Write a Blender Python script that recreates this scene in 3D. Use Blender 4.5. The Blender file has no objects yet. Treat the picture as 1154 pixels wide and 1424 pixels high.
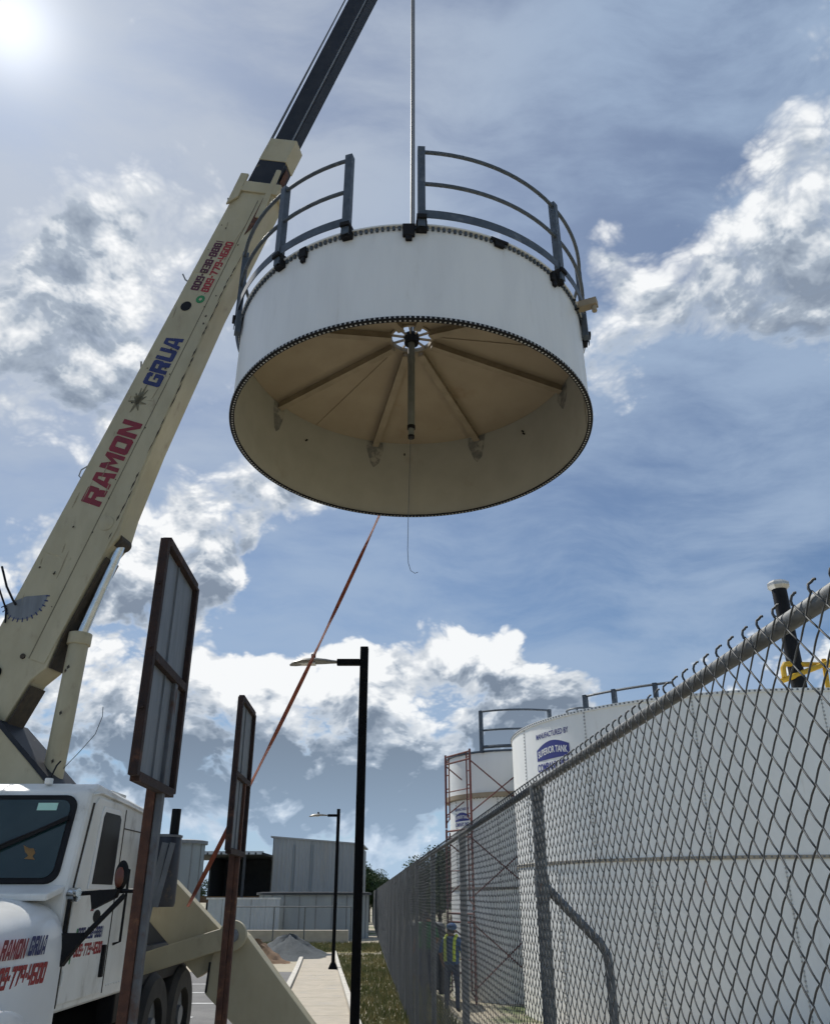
import bpy, bmesh, math, random
import numpy as np
from mathutils import Vector, Matrix

random.seed(7); rng = np.random.default_rng(7)
scene = bpy.context.scene
col = scene.collection
PI = math.pi
R_ = math.radians

# ------------------------------------------------------------------ camera
cam_d = bpy.data.cameras.new('camera'); cam = bpy.data.objects.new('camera', cam_d); col.objects.link(cam)
cam.location = (0, 0, 1.7); cam.rotation_euler = (R_(115), 0, 0)
cam_d.sensor_fit = 'VERTICAL'; cam_d.sensor_height = 24.0; cam_d.lens = 24.0 * 1150 / 1424
cam_d.clip_start = 0.05; cam_d.clip_end = 2000
scene.camera = cam
scene.view_settings.view_transform = 'Standard'; scene.view_settings.look = 'None'
scene.view_settings.exposure = 0.12; scene.view_settings.gamma = 1.0
try: scene.view_settings.use_curve_mapping = False
except Exception: pass
scene.cycles.max_bounces = 6; scene.cycles.diffuse_bounces = 3; scene.cycles.glossy_bounces = 3
scene.cycles.use_adaptive_sampling = True; scene.cycles.adaptive_threshold = 0.02; scene.cycles.adaptive_min_samples = 12

# ------------------------------------------------------------------ sun + sky
SUN_AZ, SUN_EL = -36.7, 49.5          # azimuth from +Y towards +X, elevation
sd = Vector((math.sin(R_(SUN_AZ)) * math.cos(R_(SUN_EL)), math.cos(R_(SUN_AZ)) * math.cos(R_(SUN_EL)), math.sin(R_(SUN_EL))))
sl = bpy.data.lights.new('sun', 'SUN'); sl.energy = 4.0; sl.angle = R_(0.6); sl.color = (1.0, 0.955, 0.88)
so = bpy.data.objects.new('sun', sl); col.objects.link(so)
so.rotation_euler = sd.to_track_quat('Z', 'Y').to_euler(); so.location = (-20, 20, 40)

world = bpy.data.worlds.new('World'); scene.world = world; world.use_nodes = True
world.cycles.sampling_method = 'MANUAL'; world.cycles.sample_map_resolution = 256

def dir_ae(az, el):
    return (math.sin(R_(az)) * math.cos(R_(el)), math.cos(R_(az)) * math.cos(R_(el)), math.sin(R_(el)))

class NT:
    """small helper to write node trees as expressions"""
    def __init__(s, tree): s.t = tree; s.n = tree.nodes; s.l = tree.links
    def put(s, sock, v):
        if isinstance(v, bpy.types.NodeSocket): s.l.new(v, sock)
        elif v is not None: sock.default_value = v
    def math(s, op, a, b=None, c=None, clamp=False):
        n = s.n.new('ShaderNodeMath'); n.operation = op; n.use_clamp = clamp
        s.put(n.inputs[0], a); s.put(n.inputs[1], b); s.put(n.inputs[2], c); return n.outputs[0]
    def vmath(s, op, a, b=None, scale=None):
        n = s.n.new('ShaderNodeVectorMath'); n.operation = op
        s.put(n.inputs[0], a); s.put(n.inputs[1], b)
        if scale is not None: s.put(n.inputs['Scale'], scale)
        return n.outputs['Value'] if op in ('DOT_PRODUCT', 'LENGTH', 'DISTANCE') else n.outputs['Vector']
    def rng(s, v, a, b, c=0.0, d=1.0, smooth=True):
        n = s.n.new('ShaderNodeMapRange'); n.interpolation_type = 'SMOOTHSTEP' if smooth else 'LINEAR'; n.clamp = True
        s.put(n.inputs['Value'], v)
        for k, x in zip(('From Min', 'From Max', 'To Min', 'To Max'), (a, b, c, d)): s.put(n.inputs[k], x)
        return n.outputs[0]
    def noise(s, vec, scale, detail=6, rough=0.55, lac=2.0, dist=0.0, col_=False):
        n = s.n.new('ShaderNodeTexNoise'); n.inputs['Scale'].default_value = scale; n.inputs['Detail'].default_value = detail
        n.inputs['Roughness'].default_value = rough; n.inputs['Lacunarity'].default_value = lac; n.inputs['Distortion'].default_value = dist
        if vec is not None: s.put(n.inputs['Vector'], vec)
        return n.outputs['Color'] if col_ else n.outputs[0]
    def voro(s, vec, scale, detail=3, rough=0.55, smooth=0.6):
        n = s.n.new('ShaderNodeTexVoronoi'); n.feature = 'SMOOTH_F1'; n.inputs['Scale'].default_value = scale
        n.inputs['Detail'].default_value = detail; n.inputs['Roughness'].default_value = rough; n.inputs['Smoothness'].default_value = smooth
        s.put(n.inputs['Vector'], vec); return n.outputs['Distance']
    def mix(s, f, a, b, blend='MIX'):
        n = s.n.new('ShaderNodeMix'); n.data_type = 'RGBA'; n.blend_type = blend
        s.put(n.inputs[0], f)
        for i, v in ((6, a), (7, b)):
            if isinstance(v, tuple) and len(v) == 3: v = (*v, 1)
            s.put(n.inputs[i], v)
        return n.outputs[2]

# cloud groups by azimuth, elevation, angular radius (degrees) and weight
#BLOBS_BEGIN
BLOBS = [
    (30.1, 40.6, 4.8, 0.5), (25.7, 38.6, 4.0, 0.5), (21.0, 37.3, 3.2, 0.4), (30.8, 36.0, 4.4, 0.45), (17.3, 42.5, 2.3, 0.35),
    (16.3, 39.9, 2.8, 0.35), (16.3, 32.4, 2.9, 0.2), (-28.7, 42.5, 2.6, 0.3), (-21.4, 43.5, 3.1, 0.35), (-30.4, 39.2, 2.2, 0.25),
    (-17.5, 42.0, 2.8, 0.25), (-26.3, 35.8, 4.5, 0.35), (-28.5, 32.0, 4.5, 0.35), (-21.6, 33.5, 2.8, 0.25), (-25.6, 28.0, 2.8, 0.15),
    (-26.9, 25.0, 3.2, -0.45), (-28.2, 22.9, 2.7, -0.4), (-26.5, 21.1, 2.0, 0.3), (-17.2, 22.7, 4.3, 0.5), (-13.4, 25.0, 2.9, 0.35),
    (-8.6, 25.3, 2.5, 0.3), (-19.0, 18.2, 3.3, 0.4), (-14.3, 19.6, 2.4, 0.3), (-21.4, 15.6, 3.7, 0.25), (-14.8, 10.6, 3.3, 0.5),
    (-9.7, 12.7, 2.9, 0.5), (-11.7, 8.0, 3.7, 0.5), (-6.2, 9.9, 4.3, 0.5), (-0.8, 10.9, 3.9, 0.5), (1.2, 14.3, 2.9, 0.5),
    (5.2, 13.7, 2.9, 0.4), (7.6, 17.0, 1.7, 0.6), (-8.5, 9.0, 3.8, 0.45), (-2.3, 8.6, 3.8, 0.45), (3.5, 9.1, 3.3, 0.45),
    (-18.6, 8.6, 3.6, 0.45), (-14.3, 10.2, 3.3, 0.4), (6.1, 12.8, 2.9, 0.4), (-4.8, 10.9, 3.4, 0.4), (-17.1, 50.2, 2.6, 0.2),
    (-26.1, 43.4, 2.6, 0.25), (-6.8, 12.7, 3.4, 0.45), (2.1, 10.9, 2.9, 0.4), (-11.0, 10.7, 2.8, 0.4), (-26.8, 20.4, 2.7, 0.35),
    (-24.7, 23.5, 1.8, 0.2), (-13.0, 21.1, 2.4, 0.35), (11.5, 30.1, 2.9, 0.15), (-31.2, 34.9, 3.9, 0.3), (-24.3, 40.7, 3.1, 0.3),
    (-29.2, 29.1, 3.6, 0.25), (-21.8, 29.2, 2.3, 0.25), (-15.2, 35.4, 2.9, 0.2), (-22.5, 19.2, 3.2, 0.35), (-17.3, 16.0, 3.3, 0.4),
    (-26.0, 14.2, 3.6, 0.3), (-18.2, 12.2, 3.7, 0.4), (-21.1, 8.1, 3.6, 0.35), (-13.7, 13.4, 2.9, 0.4), (3.7, 15.7, 2.9, 0.4),
    (-0.8, 7.0, 2.8, 0.2), (-4.9, 13.3, 2.9, 0.35), (12.8, 11.1, 2.4, 0.3), (17.1, 12.3, 2.3, 0.3), (-4.5, 3.7, 2.3, 0.3),
    (-10.8, 25.7, 2.9, 0.35), (2.0, 3.3, 1.9, 0.2), (-17.3, 50.9, 1.7, 0.22), (-12.7, 51.9, 1.7, 0.2), (-14.5, 42.9, 2.8, 0.25),
    (16.4, 33.4, 2.9, 0.25), (26.8, 32.0, 1.8, 0.15), (31.6, 45.2, 2.5, 0.22), (-27.9, 37.6, 3.6, 0.25), (1.1, 8.4, 3.3, 0.4),
    (-3.7, 7.7, 3.3, 0.3), (-23.9, 10.0, 4.4, 0.5), (-21.2, 11.5, 3.6, 0.4), (9.5, 12.0, 2.4, 0.4), (5.5, 10.4, 3.4, 0.5),
    (-8.4, 7.0, 2.8, 0.25), (-15.3, 7.0, 2.7, 0.25), (-7.5, 15.6, 1.5, 0.3), (20.8, 12.9, 2.8, 0.4), (26.2, 14.2, 2.7, 0.5),
    (-7.3, 4.1, 1.8, 0.3), (-0.3, 4.1, 1.4, 0.25), (-1.7, 2.6, 1.8, 0.2), (-6.7, 20.0, 4.4, -0.4), (12.0, 24.1, 7.8, -0.45),
    (22.1, 31.5, 4.7, -0.25), (6.5, 20.5, 5.9, -0.35), (15.4, 17.5, 4.8, -0.35), (25.6, 44.4, 3.1, -0.25), (1.6, 51.0, 11.6, -0.42),
    (-9.6, 17.4, 2.0, -0.4), (22.2, 50.1, 7.7, -0.38), (2.9, 4.1, 2.3, -0.3), (-5.9, 4.6, 2.3, -0.25), (-11.5, 4.9, 1.8, -0.2),
    (-25.5, 49.4, 7.7, -0.38), (26.8, 23.2, 7.3, -0.42), (-0.9, 19.6, 3.0, -0.3),
]
#BLOBS_END

def density_group(full):
    """cloud density along a direction"""
    g = bpy.data.node_groups.new('cloud_density', 'ShaderNodeTree')
    g.interface.new_socket('Vector', in_out='INPUT', socket_type='NodeSocketVector')
    g.interface.new_socket('Density', in_out='OUTPUT', socket_type='NodeSocketFloat')
    for nm in ('Heads', 'Mass', 'Cover'): g.interface.new_socket(nm, in_out='OUTPUT', socket_type='NodeSocketFloat')
    t = NT(g); gi = g.nodes.new('NodeGroupInput'); go = g.nodes.new('NodeGroupOutput')
    v = gi.outputs[0]
    w = t.noise(v, 6.0, 3, 0.55, col_=True)
    wv = t.vmath('ADD', v, t.vmath('SCALE', t.vmath('SUBTRACT', w, (0.5, 0.5, 0.5)), scale=0.075))
    wq = t.vmath('NORMALIZE', t.vmath('ADD', v, t.vmath('SCALE', t.vmath('SUBTRACT', w, (0.5, 0.5, 0.5)), scale=0.07)))
    st = t.vmath('MULTIPLY', wv, (1.0, 1.0, 1.5))
    a = t.noise(st, 6.5, 7, 0.53)
    vo = t.n.new('ShaderNodeTexVoronoi'); vo.feature = 'F1'; vo.inputs['Scale'].default_value = 15.0; vo.inputs['Detail'].default_value = 3.0; vo.inputs['Roughness'].default_value = 0.55; vo.inputs['Lacunarity'].default_value = 2.3
    t.l.new(st, vo.inputs['Vector']); b = t.math('SUBTRACT', 0.62, vo.outputs['Distance'])
    d = t.math('MULTIPLY_ADD', t.math('SUBTRACT', a, 0.5), 2.3, t.math('MULTIPLY', b, 0.90))
    def mass(blobs, acc):
        for az, el, r, wt in blobs:
            lo, hi = math.cos(R_(r * 1.45)), math.cos(R_(r * 0.1)); k = 1 / (hi - lo)
            dt = t.vmath('DOT_PRODUCT', wq, dir_ae(az, el))
            acc = t.math('MULTIPLY_ADD', t.math('MULTIPLY_ADD', dt, k, -lo * k, clamp=True), wt * 1.35, acc)
        return acc
    big = mass([b_ for b_ in BLOBS if b_[3] >= 0.39 and b_[2] >= 2.6], 0.0)      # the heavy heads, for broad shading
    t.l.new(big, go.inputs[1]); t.l.new(d, go.inputs[0])
    if full:
        acc = mass([b_ for b_ in BLOBS if not (b_[3] >= 0.39 and b_[2] >= 2.6)], 0.03)
        acc = t.math('ADD', acc, big)
        t.l.new(t.math('MULTIPLY_ADD', t.math('SUBTRACT', a, 0.5), 1.6, acc), go.inputs[2])
        t.l.new(t.math('MINIMUM', acc, 0.95), go.inputs[3])
    return g

def build_world():
    nt = world.node_tree; nt.nodes.clear(); t = NT(nt)
    out = t.n.new('ShaderNodeOutputWorld'); bg = t.n.new('ShaderNodeBackground'); bg.inputs['Strength'].default_value = 0.1
    sky = t.n.new('ShaderNodeTexSky'); sky.sky_type = 'NISHITA'; sky.sun_disc = False
    sky.sun_elevation = R_(SUN_EL); sky.sun_rotation = R_(SUN_AZ); sky.air_density = 1.0; sky.dust_density = 0.6; sky.ozone_density = 2.2
    tc = t.n.new('ShaderNodeTexCoord'); v = tc.outputs['Generated']
    base = t.mix(1.0, sky.outputs[0], (0.54, 0.66, 0.76), 'MULTIPLY')
    def dens(full, vec):
        n = t.n.new('ShaderNodeGroup'); n.node_tree = density_group(full); t.l.new(vec, n.inputs[0]); return n.outputs
    o1 = dens(True, v); o2 = dens(False, t.vmath('ADD', v, tuple(sd * 0.008 + Vector((0, 0, 0.018)))))
    D = t.math('ADD', o1[0], o1[3]); Ms = o1[2]
    dD, dM = t.math('SUBTRACT', o2[0], o1[0]), t.math('SUBTRACT', o2[1], o1[1])
    sundot = t.vmath('DOT_PRODUCT', v, tuple(sd))
    sep = t.n.new('ShaderNodeSeparateXYZ'); t.l.new(v, sep.inputs[0]); el = sep.outputs[2]
    # thin high veil in streaks
    vs = t.vmath('MULTIPLY', t.vmath('ADD', v, t.vmath('SCALE', t.noise(v, 3.0, 2, 0.5, col_=True), scale=0.16)), (1.0, 1.8, 3.4))
    vn = t.noise(vs, 2.4, 7, 0.60)
    veil = t.math('MULTIPLY', t.rng(vn, 0.36, 0.66), t.rng(el, 0.10, 0.60, 0.72, 0.80))
    veilc = t.mix(t.rng(sundot, 0.80, 1.0), (3.4, 4.4, 5.9), (4.6, 5.1, 5.9))
    base = t.mix(t.rng(el, 0.2, 0.6, 0.12, 0.55), base, t.mix(t.rng(sundot, 0.6, 1.0), (2.0, 2.7, 4.1), (3.4, 3.9, 5.0)))
    c = t.mix(veil, base, veilc)
    # cumulus: bright rims and sunward flanks, grey where the light has cloud to cross
    A = t.rng(D, t.rng(el, 0.25, 0.6, -0.08, -0.22), t.rng(el, 0.25, 0.6, 0.32, 0.66))
    core = t.rng(D, 0.05, 0.55)
    dark = t.math('MULTIPLY', t.rng(Ms, -0.1, 2.4, 0.0, 0.80, smooth=False), core)
    relief = t.math('MULTIPLY_ADD', dD, t.rng(el, 0.25, 0.6, 1.5, 1.1), t.math('MULTIPLY', dM, 1.6))
    dark = t.math('MULTIPLY_ADD', relief, t.math('MULTIPLY_ADD', core, 0.75, 0.25), dark)
    bright = t.mix(t.rng(sundot, 0.3, 1.0), (8.2, 8.5, 8.7), (8.8, 8.9, 9.0))
    mid = t.mix(t.rng(dark, -0.30, 0.40, smooth=False), bright, (3.9, 4.5, 5.3))
    cc = t.mix(t.rng(dark, 0.30, 0.90, smooth=False), mid, t.mix(t.rng(el, 0.05, 0.45), (1.5, 1.95, 2.6), (2.3, 2.8, 3.6)))
    c = t.mix(A, c, cc)
    # glare round the sun seen through thin cloud
    gl = t.math('POWER', t.math('MAXIMUM', sundot, 0.0), 60.0)
    gl2 = t.math('POWER', t.math('MAXIMUM', sundot, 0.0), 900.0)
    g = t.math('ADD', t.math('MULTIPLY', gl, 0.7), t.math('MULTIPLY', gl2, 4.5))
    gc = t.n.new('ShaderNodeCombineXYZ')
    for i in range(3): t.l.new(g, gc.inputs[i])
    c = t.mix(1.0, c, gc.outputs[0], 'ADD')
    # low haze
    c = t.mix(t.rng(el, -0.02, 0.22, 0.62, 0.0), c, (4.2, 5.8, 7.8))
    t.l.new(c, bg.inputs['Color']); t.l.new(bg.outputs[0], out.inputs['Surface'])
build_world()

# ------------------------------------------------------------------ materials
MATS = {}
def mat(name, c1, c2=None, rough=0.6, metal=0.0, scale=6.0, bump=0.0, bscale=40.0, c3=None, s3=2.0, t3=(0.58, 0.68), spec=0.5, detail=6, stretch=None, rough2=None):
    if name in MATS: return MATS[name]
    m = bpy.data.materials.new(name); m.use_nodes = True; t = NT(m.node_tree)
    b = m.node_tree.nodes['Principled BSDF']
    tc = t.n.new('ShaderNodeTexCoord'); v = tc.outputs['Object']
    if stretch: v = t.vmath('MULTIPLY', v, stretch)
    if c2 is None: c2 = tuple(x * 0.82 for x in c1)
    f = t.rng(t.noise(v, scale, detail, 0.6), 0.3, 0.7)
    c = t.mix(f, c1, c2)
    if c3 is not None:
        f3 = t.rng(t.noise(v, s3, 8, 0.65), t3[0], t3[1])
        c = t.mix(f3, c, c3)
    t.l.new(c, b.inputs['Base Color'])
    if rough2 is not None: t.l.new(t.rng(t.noise(v, scale * 1.7, 5, 0.6), 0.3, 0.7, rough, rough2), b.inputs['Roughness'])
    else: b.inputs['Roughness'].default_value = rough
    b.inputs['Metallic'].default_value = metal
    b.inputs['Specular IOR Level'].default_value = spec
    if bump > 0:
        n = t.n.new('ShaderNodeBump'); n.inputs['Strength'].default_value = bump; n.inputs['Distance'].default_value = 0.02
        t.l.new(t.noise(v, bscale, 6, 0.6), n.inputs['Height']); t.l.new(n.outputs[0], b.inputs['Normal'])
    MATS[name] = m; return m

M = dict(
    tank_white=mat('tank_white', (0.74, 0.745, 0.73), (0.68, 0.685, 0.675), 0.36, scale=1.3, detail=9, stretch=(3, 3, 0.5), c3=(0.54, 0.52, 0.47), s3=2.6, t3=(0.60, 0.88), rough2=0.55, bump=0.05, bscale=1.6),
    tank_in=mat('tank_in', (0.45, 0.435, 0.37), (0.40, 0.385, 0.325), 0.65, scale=2.0, c3=(0.36, 0.32, 0.25), s3=1.6, t3=(0.6, 0.78)),
    roof_in=mat('roof_in', (0.40, 0.325, 0.225), (0.34, 0.27, 0.185), 0.7, scale=1.6, c3=(0.29, 0.20, 0.12), s3=1.3, t3=(0.56, 0.75)),
    rafter=mat('rafter', (0.36, 0.29, 0.20), (0.28, 0.225, 0.15), 0.65, scale=5),
    gasket=mat('gasket', (0.014, 0.014, 0.016), rough=0.75, spec=0.2),
    bolt=mat('bolt', (0.55, 0.55, 0.53), (0.35, 0.35, 0.34), 0.45, metal=0.3),
    tank_yard=mat('tank_yard', (0.88, 0.88, 0.85), (0.83, 0.83, 0.80), 0.36, scale=1.1, detail=9, stretch=(2, 2, 0.4), c3=(0.62, 0.59, 0.53), s3=1.8, t3=(0.60, 0.86), rough2=0.55, bump=0.05, bscale=1.2),
    galv_dark=mat('galv_dark', (0.085, 0.105, 0.13), (0.06, 0.075, 0.092), 0.5, metal=0.3, scale=9, c3=(0.15, 0.165, 0.18), s3=6, rough2=0.65),
    primer=mat('primer', (0.24, 0.235, 0.21), (0.17, 0.168, 0.16), 0.8, scale=14, c3=(0.40, 0.375, 0.31), s3=9, t3=(0.46, 0.62)),
    black=mat('black', (0.006, 0.006, 0.007), (0.012, 0.012, 0.013), 0.55, spec=0.2),
    black_metal=mat('black_metal', (0.003, 0.0035, 0.004), (0.006, 0.006, 0.007), 0.6, scale=12, spec=0.08),
    rubber=mat('rubber', (0.02, 0.02, 0.02), (0.035, 0.033, 0.03), 0.85),
    pvc=mat('pvc', (0.20, 0.21, 0.19), (0.14, 0.15, 0.13), 0.5, scale=5),
    boom=mat('boom', (0.43, 0.385, 0.26), (0.36, 0.32, 0.21), 0.5, scale=1.6, detail=10, stretch=(1.6, 1.6, .8), c3=(0.23, 0.185, 0.125), s3=3.4, t3=(0.56, 0.82), rough2=0.68, bump=0.06, bscale=9),
    boom_dark=mat('boom_dark', (0.012, 0.015, 0.022), (0.022, 0.024, 0.03), 0.55, spec=0.25, scale=4, c3=(0.20, 0.17, 0.12), s3=7, t3=(0.66, 0.75)),
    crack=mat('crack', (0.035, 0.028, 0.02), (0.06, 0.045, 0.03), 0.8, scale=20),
    chrome=mat('chrome', (0.62, 0.65, 0.68), (0.5, 0.53, 0.56), 0.18, metal=1.0),
    cab_white=mat('cab_white', (0.82, 0.81, 0.76), (0.73, 0.715, 0.66), 0.32, scale=2.6, detail=9, stretch=(1, 1, .6), c3=(0.36, 0.33, 0.27), s3=3.6, t3=(0.54, 0.80), rough2=0.55, bump=0.05, bscale=3),
    cab_white_clean=mat('cab_white_clean', (0.80, 0.80, 0.78), (0.76, 0.76, 0.74), 0.22, scale=2.2, c3=(0.55, 0.53, 0.48), s3=5, t3=(0.66, 0.8)),
    glass=mat('glass', (0.012, 0.03, 0.033), (0.02, 0.04, 0.042), 0.06, scale=3, spec=0.6),
    glass_dark=mat('glass_dark', (0.004, 0.004, 0.005), rough=0.35, spec=0.12),
    red=mat('red', (0.22, 0.010, 0.020), (0.16, 0.008, 0.016), 0.45, scale=8),
    red_bright=mat('red_bright', (0.33, 0.022, 0.025), (0.25, 0.018, 0.02), 0.45, scale=8),
    blue=mat('blue', (0.014, 0.022, 0.12), (0.010, 0.016, 0.085), 0.45, scale=8),
    logo_blue=mat('logo_blue', (0.03, 0.035, 0.24), (0.025, 0.03, 0.18), 0.5),
    green=mat('green', (0.02, 0.22, 0.07), (0.015, 0.16, 0.05), 0.5),
    mint=mat('mint', (0.45, 0.72, 0.60), (0.4, 0.66, 0.55), 0.6),
    yellow_paint=mat('yellow_paint', (0.62, 0.38, 0.02), (0.5, 0.3, 0.02), 0.4, c3=(0.3, 0.15, 0.04), s3=14, t3=(0.62, 0.7)),
    rust=mat('rust', (0.105, 0.045, 0.027), (0.055, 0.025, 0.017), 0.85, scale=9, c3=(0.19, 0.085, 0.042), s3=5, t3=(0.55, 0.68), bump=0.3),
    rust_dark=mat('rust_dark', (0.036, 0.018, 0.014), (0.02, 0.011, 0.010), 0.85, scale=9, c3=(0.085, 0.036, 0.02), s3=6, t3=(0.58, 0.7), bump=0.3),
    scaffold=mat('scaffold', (0.19, 0.055, 0.045), (0.11, 0.04, 0.035), 0.7, scale=10, c3=(0.25, 0.2, 0.18), s3=8, t3=(0.6, 0.7)),
    galv=mat('galv', (0.17, 0.178, 0.18), (0.10, 0.105, 0.108), 0.5, metal=0.45, scale=14, c3=(0.18, 0.185, 0.19), s3=7, t3=(0.56, 0.7), rough2=0.62),
    wire=mat('wire', (0.075, 0.08, 0.082), (0.045, 0.048, 0.05), 0.55, metal=0.15, scale=12, spec=0.3, c3=(0.09, 0.055, 0.035), s3=5, t3=(.62, .72)),
    sign_grey=mat('sign_grey', (0.19, 0.205, 0.22), (0.135, 0.147, 0.16), 0.6, metal=0.1, scale=3, stretch=(4, 4, 0.7), c3=(0.18, 0.15, 0.13), s3=3, t3=(0.62, 0.74)),
    strap=mat('strap', (0.34, 0.085, 0.028), (0.17, 0.038, 0.02), 0.8, scale=9, c3=(0.5, 0.45, 0.4), s3=3, t3=(0.62, 0.66)),
    rope=mat('rope', (0.10, 0.105, 0.11), (0.075, 0.078, 0.08), 0.55, metal=0.3, scale=3),
    concrete=mat('concrete', (0.44, 0.385, 0.305), (0.375, 0.33, 0.26), 0.85, scale=3.5, c3=(0.33, 0.31, 0.28), s3=1.4, t3=(0.55, 0.75), bump=0.15, bscale=60),
    kerb=mat('kerb', (0.60, 0.57, 0.50), (0.46, 0.43, 0.38), 0.8, scale=5),
    asphalt=mat('asphalt', (0.16, 0.155, 0.15), (0.125, 0.122, 0.118), 0.9, scale=2.0, c3=(0.18, 0.175, 0.165), s3=0.7, t3=(0.5, 0.7), bump=0.3, bscale=150),
    paint=mat('paint', (0.72, 0.72, 0.70), (0.5, 0.5, 0.48), 0.7, scale=9),
    soil=mat('soil', (0.42, 0.37, 0.28), (0.34, 0.30, 0.22), 0.95, scale=0.6, c3=(0.10, 0.13, 0.045), s3=0.25, t3=(0.5, 0.62), bump=0.5, bscale=6),
    gravel=mat('gravel', (0.06, 0.072, 0.08), (0.038, 0.047, 0.052), 0.9, scale=9, bump=0.9, bscale=22),
    earth=mat('earth', (0.20, 0.125, 0.07), (0.14, 0.085, 0.05), 0.95, scale=4, bump=0.9, bscale=12),
    grass=mat('grass', (0.12, 0.13, 0.035), (0.075, 0.09, 0.022), 0.8, scale=3, c3=(0.24, 0.20, 0.08), s3=1.5, t3=(.45, .6)),
    leaf=mat('leaf', (0.045, 0.085, 0.018), (0.025, 0.05, 0.012), 0.7, scale=1.5, c3=(0.08, 0.12, 0.025), s3=2.5),
    bark=mat('bark', (0.10, 0.075, 0.05), (0.06, 0.045, 0.03), 0.9, scale=8),
    silo=mat('silo', (0.28, 0.31, 0.32), (0.225, 0.25, 0.265), 0.55, metal=0.2, scale=0.6, stretch=(2, 2, 0.5)),
    barn=mat('barn', (0.36, 0.365, 0.36), (0.30, 0.305, 0.305), 0.55, metal=0.15, scale=0.5, stretch=(2, 2, 0.3), c3=(0.34, 0.33, 0.31), s3=0.8),
    sheet=mat('sheet', (0.46, 0.49, 0.51), (0.38, 0.41, 0.43), 0.5, metal=0.2, scale=0.8),
    shed_dark=mat('shed_dark', (0.035, 0.04, 0.045), (0.05, 0.055, 0.06), 0.8),
    steel=mat('steel', (0.22, 0.23, 0.24), (0.16, 0.17, 0.18), 0.55, metal=0.3),
    skin=mat('skin', (0.28, 0.15, 0.09), (0.24, 0.12, 0.075), 0.55),
    shirt_blue=mat('shirt_blue', (0.03, 0.10, 0.25), (0.02, 0.075, 0.19), 0.8),
    shirt_green=mat('shirt_green', (0.03, 0.18, 0.06), (0.02, 0.13, 0.045), 0.8),
    jeans=mat('jeans', (0.03, 0.045, 0.085), (0.02, 0.03, 0.06), 0.85),
    hivis=mat('hivis', (0.62, 0.72, 0.03), (0.5, 0.62, 0.03), 0.7),
    hair=mat('hair', (0.015, 0.012, 0.01), rough=0.6),
    tarp=mat('tarp', (0.17, 0.175, 0.18), (0.12, 0.125, 0.13), 0.7, scale=2, bump=0.3, bscale=5),
    lens=mat('lens', (0.75, 0.73, 0.65), rough=0.25),
    lamp_grey=mat('lamp_grey', (0.22, 0.22, 0.20), (0.17, 0.17, 0.16), 0.45, metal=0.3),
    amber=mat('amber', (0.16, 0.05, 0.03), (0.11, 0.035, 0.02), 0.35),
    post_steel=mat('post_steel', (0.13, 0.14, 0.15), (0.085, 0.09, 0.10), 0.6, metal=0.2, scale=5, c3=(0.085, 0.045, 0.03), s3=3, t3=(.5, .66)),
    grime=mat('grime', (0.29, 0.25, 0.165), (0.24, 0.205, 0.13), 0.7),
    maroon=mat('maroon', (0.085, 0.010, 0.030), (0.06, 0.008, 0.022), 0.5),
    fold=mat('fold', (0.17, 0.15, 0.09), (0.13, 0.115, 0.07), 0.7),
    gold=mat('gold', (0.22, 0.12, 0.03), (0.15, 0.08, 0.02), 0.6),
    muffler=mat('muffler', (0.03, 0.035, 0.055), (0.02, 0.024, 0.035), 0.4, scale=6, c3=(0.08, 0.06, 0.05), s3=6),
    beacon_cap=mat('beacon_cap', (0.55, 0.54, 0.50), (0.42, 0.41, 0.38), 0.35, metal=0.5),
)

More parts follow.
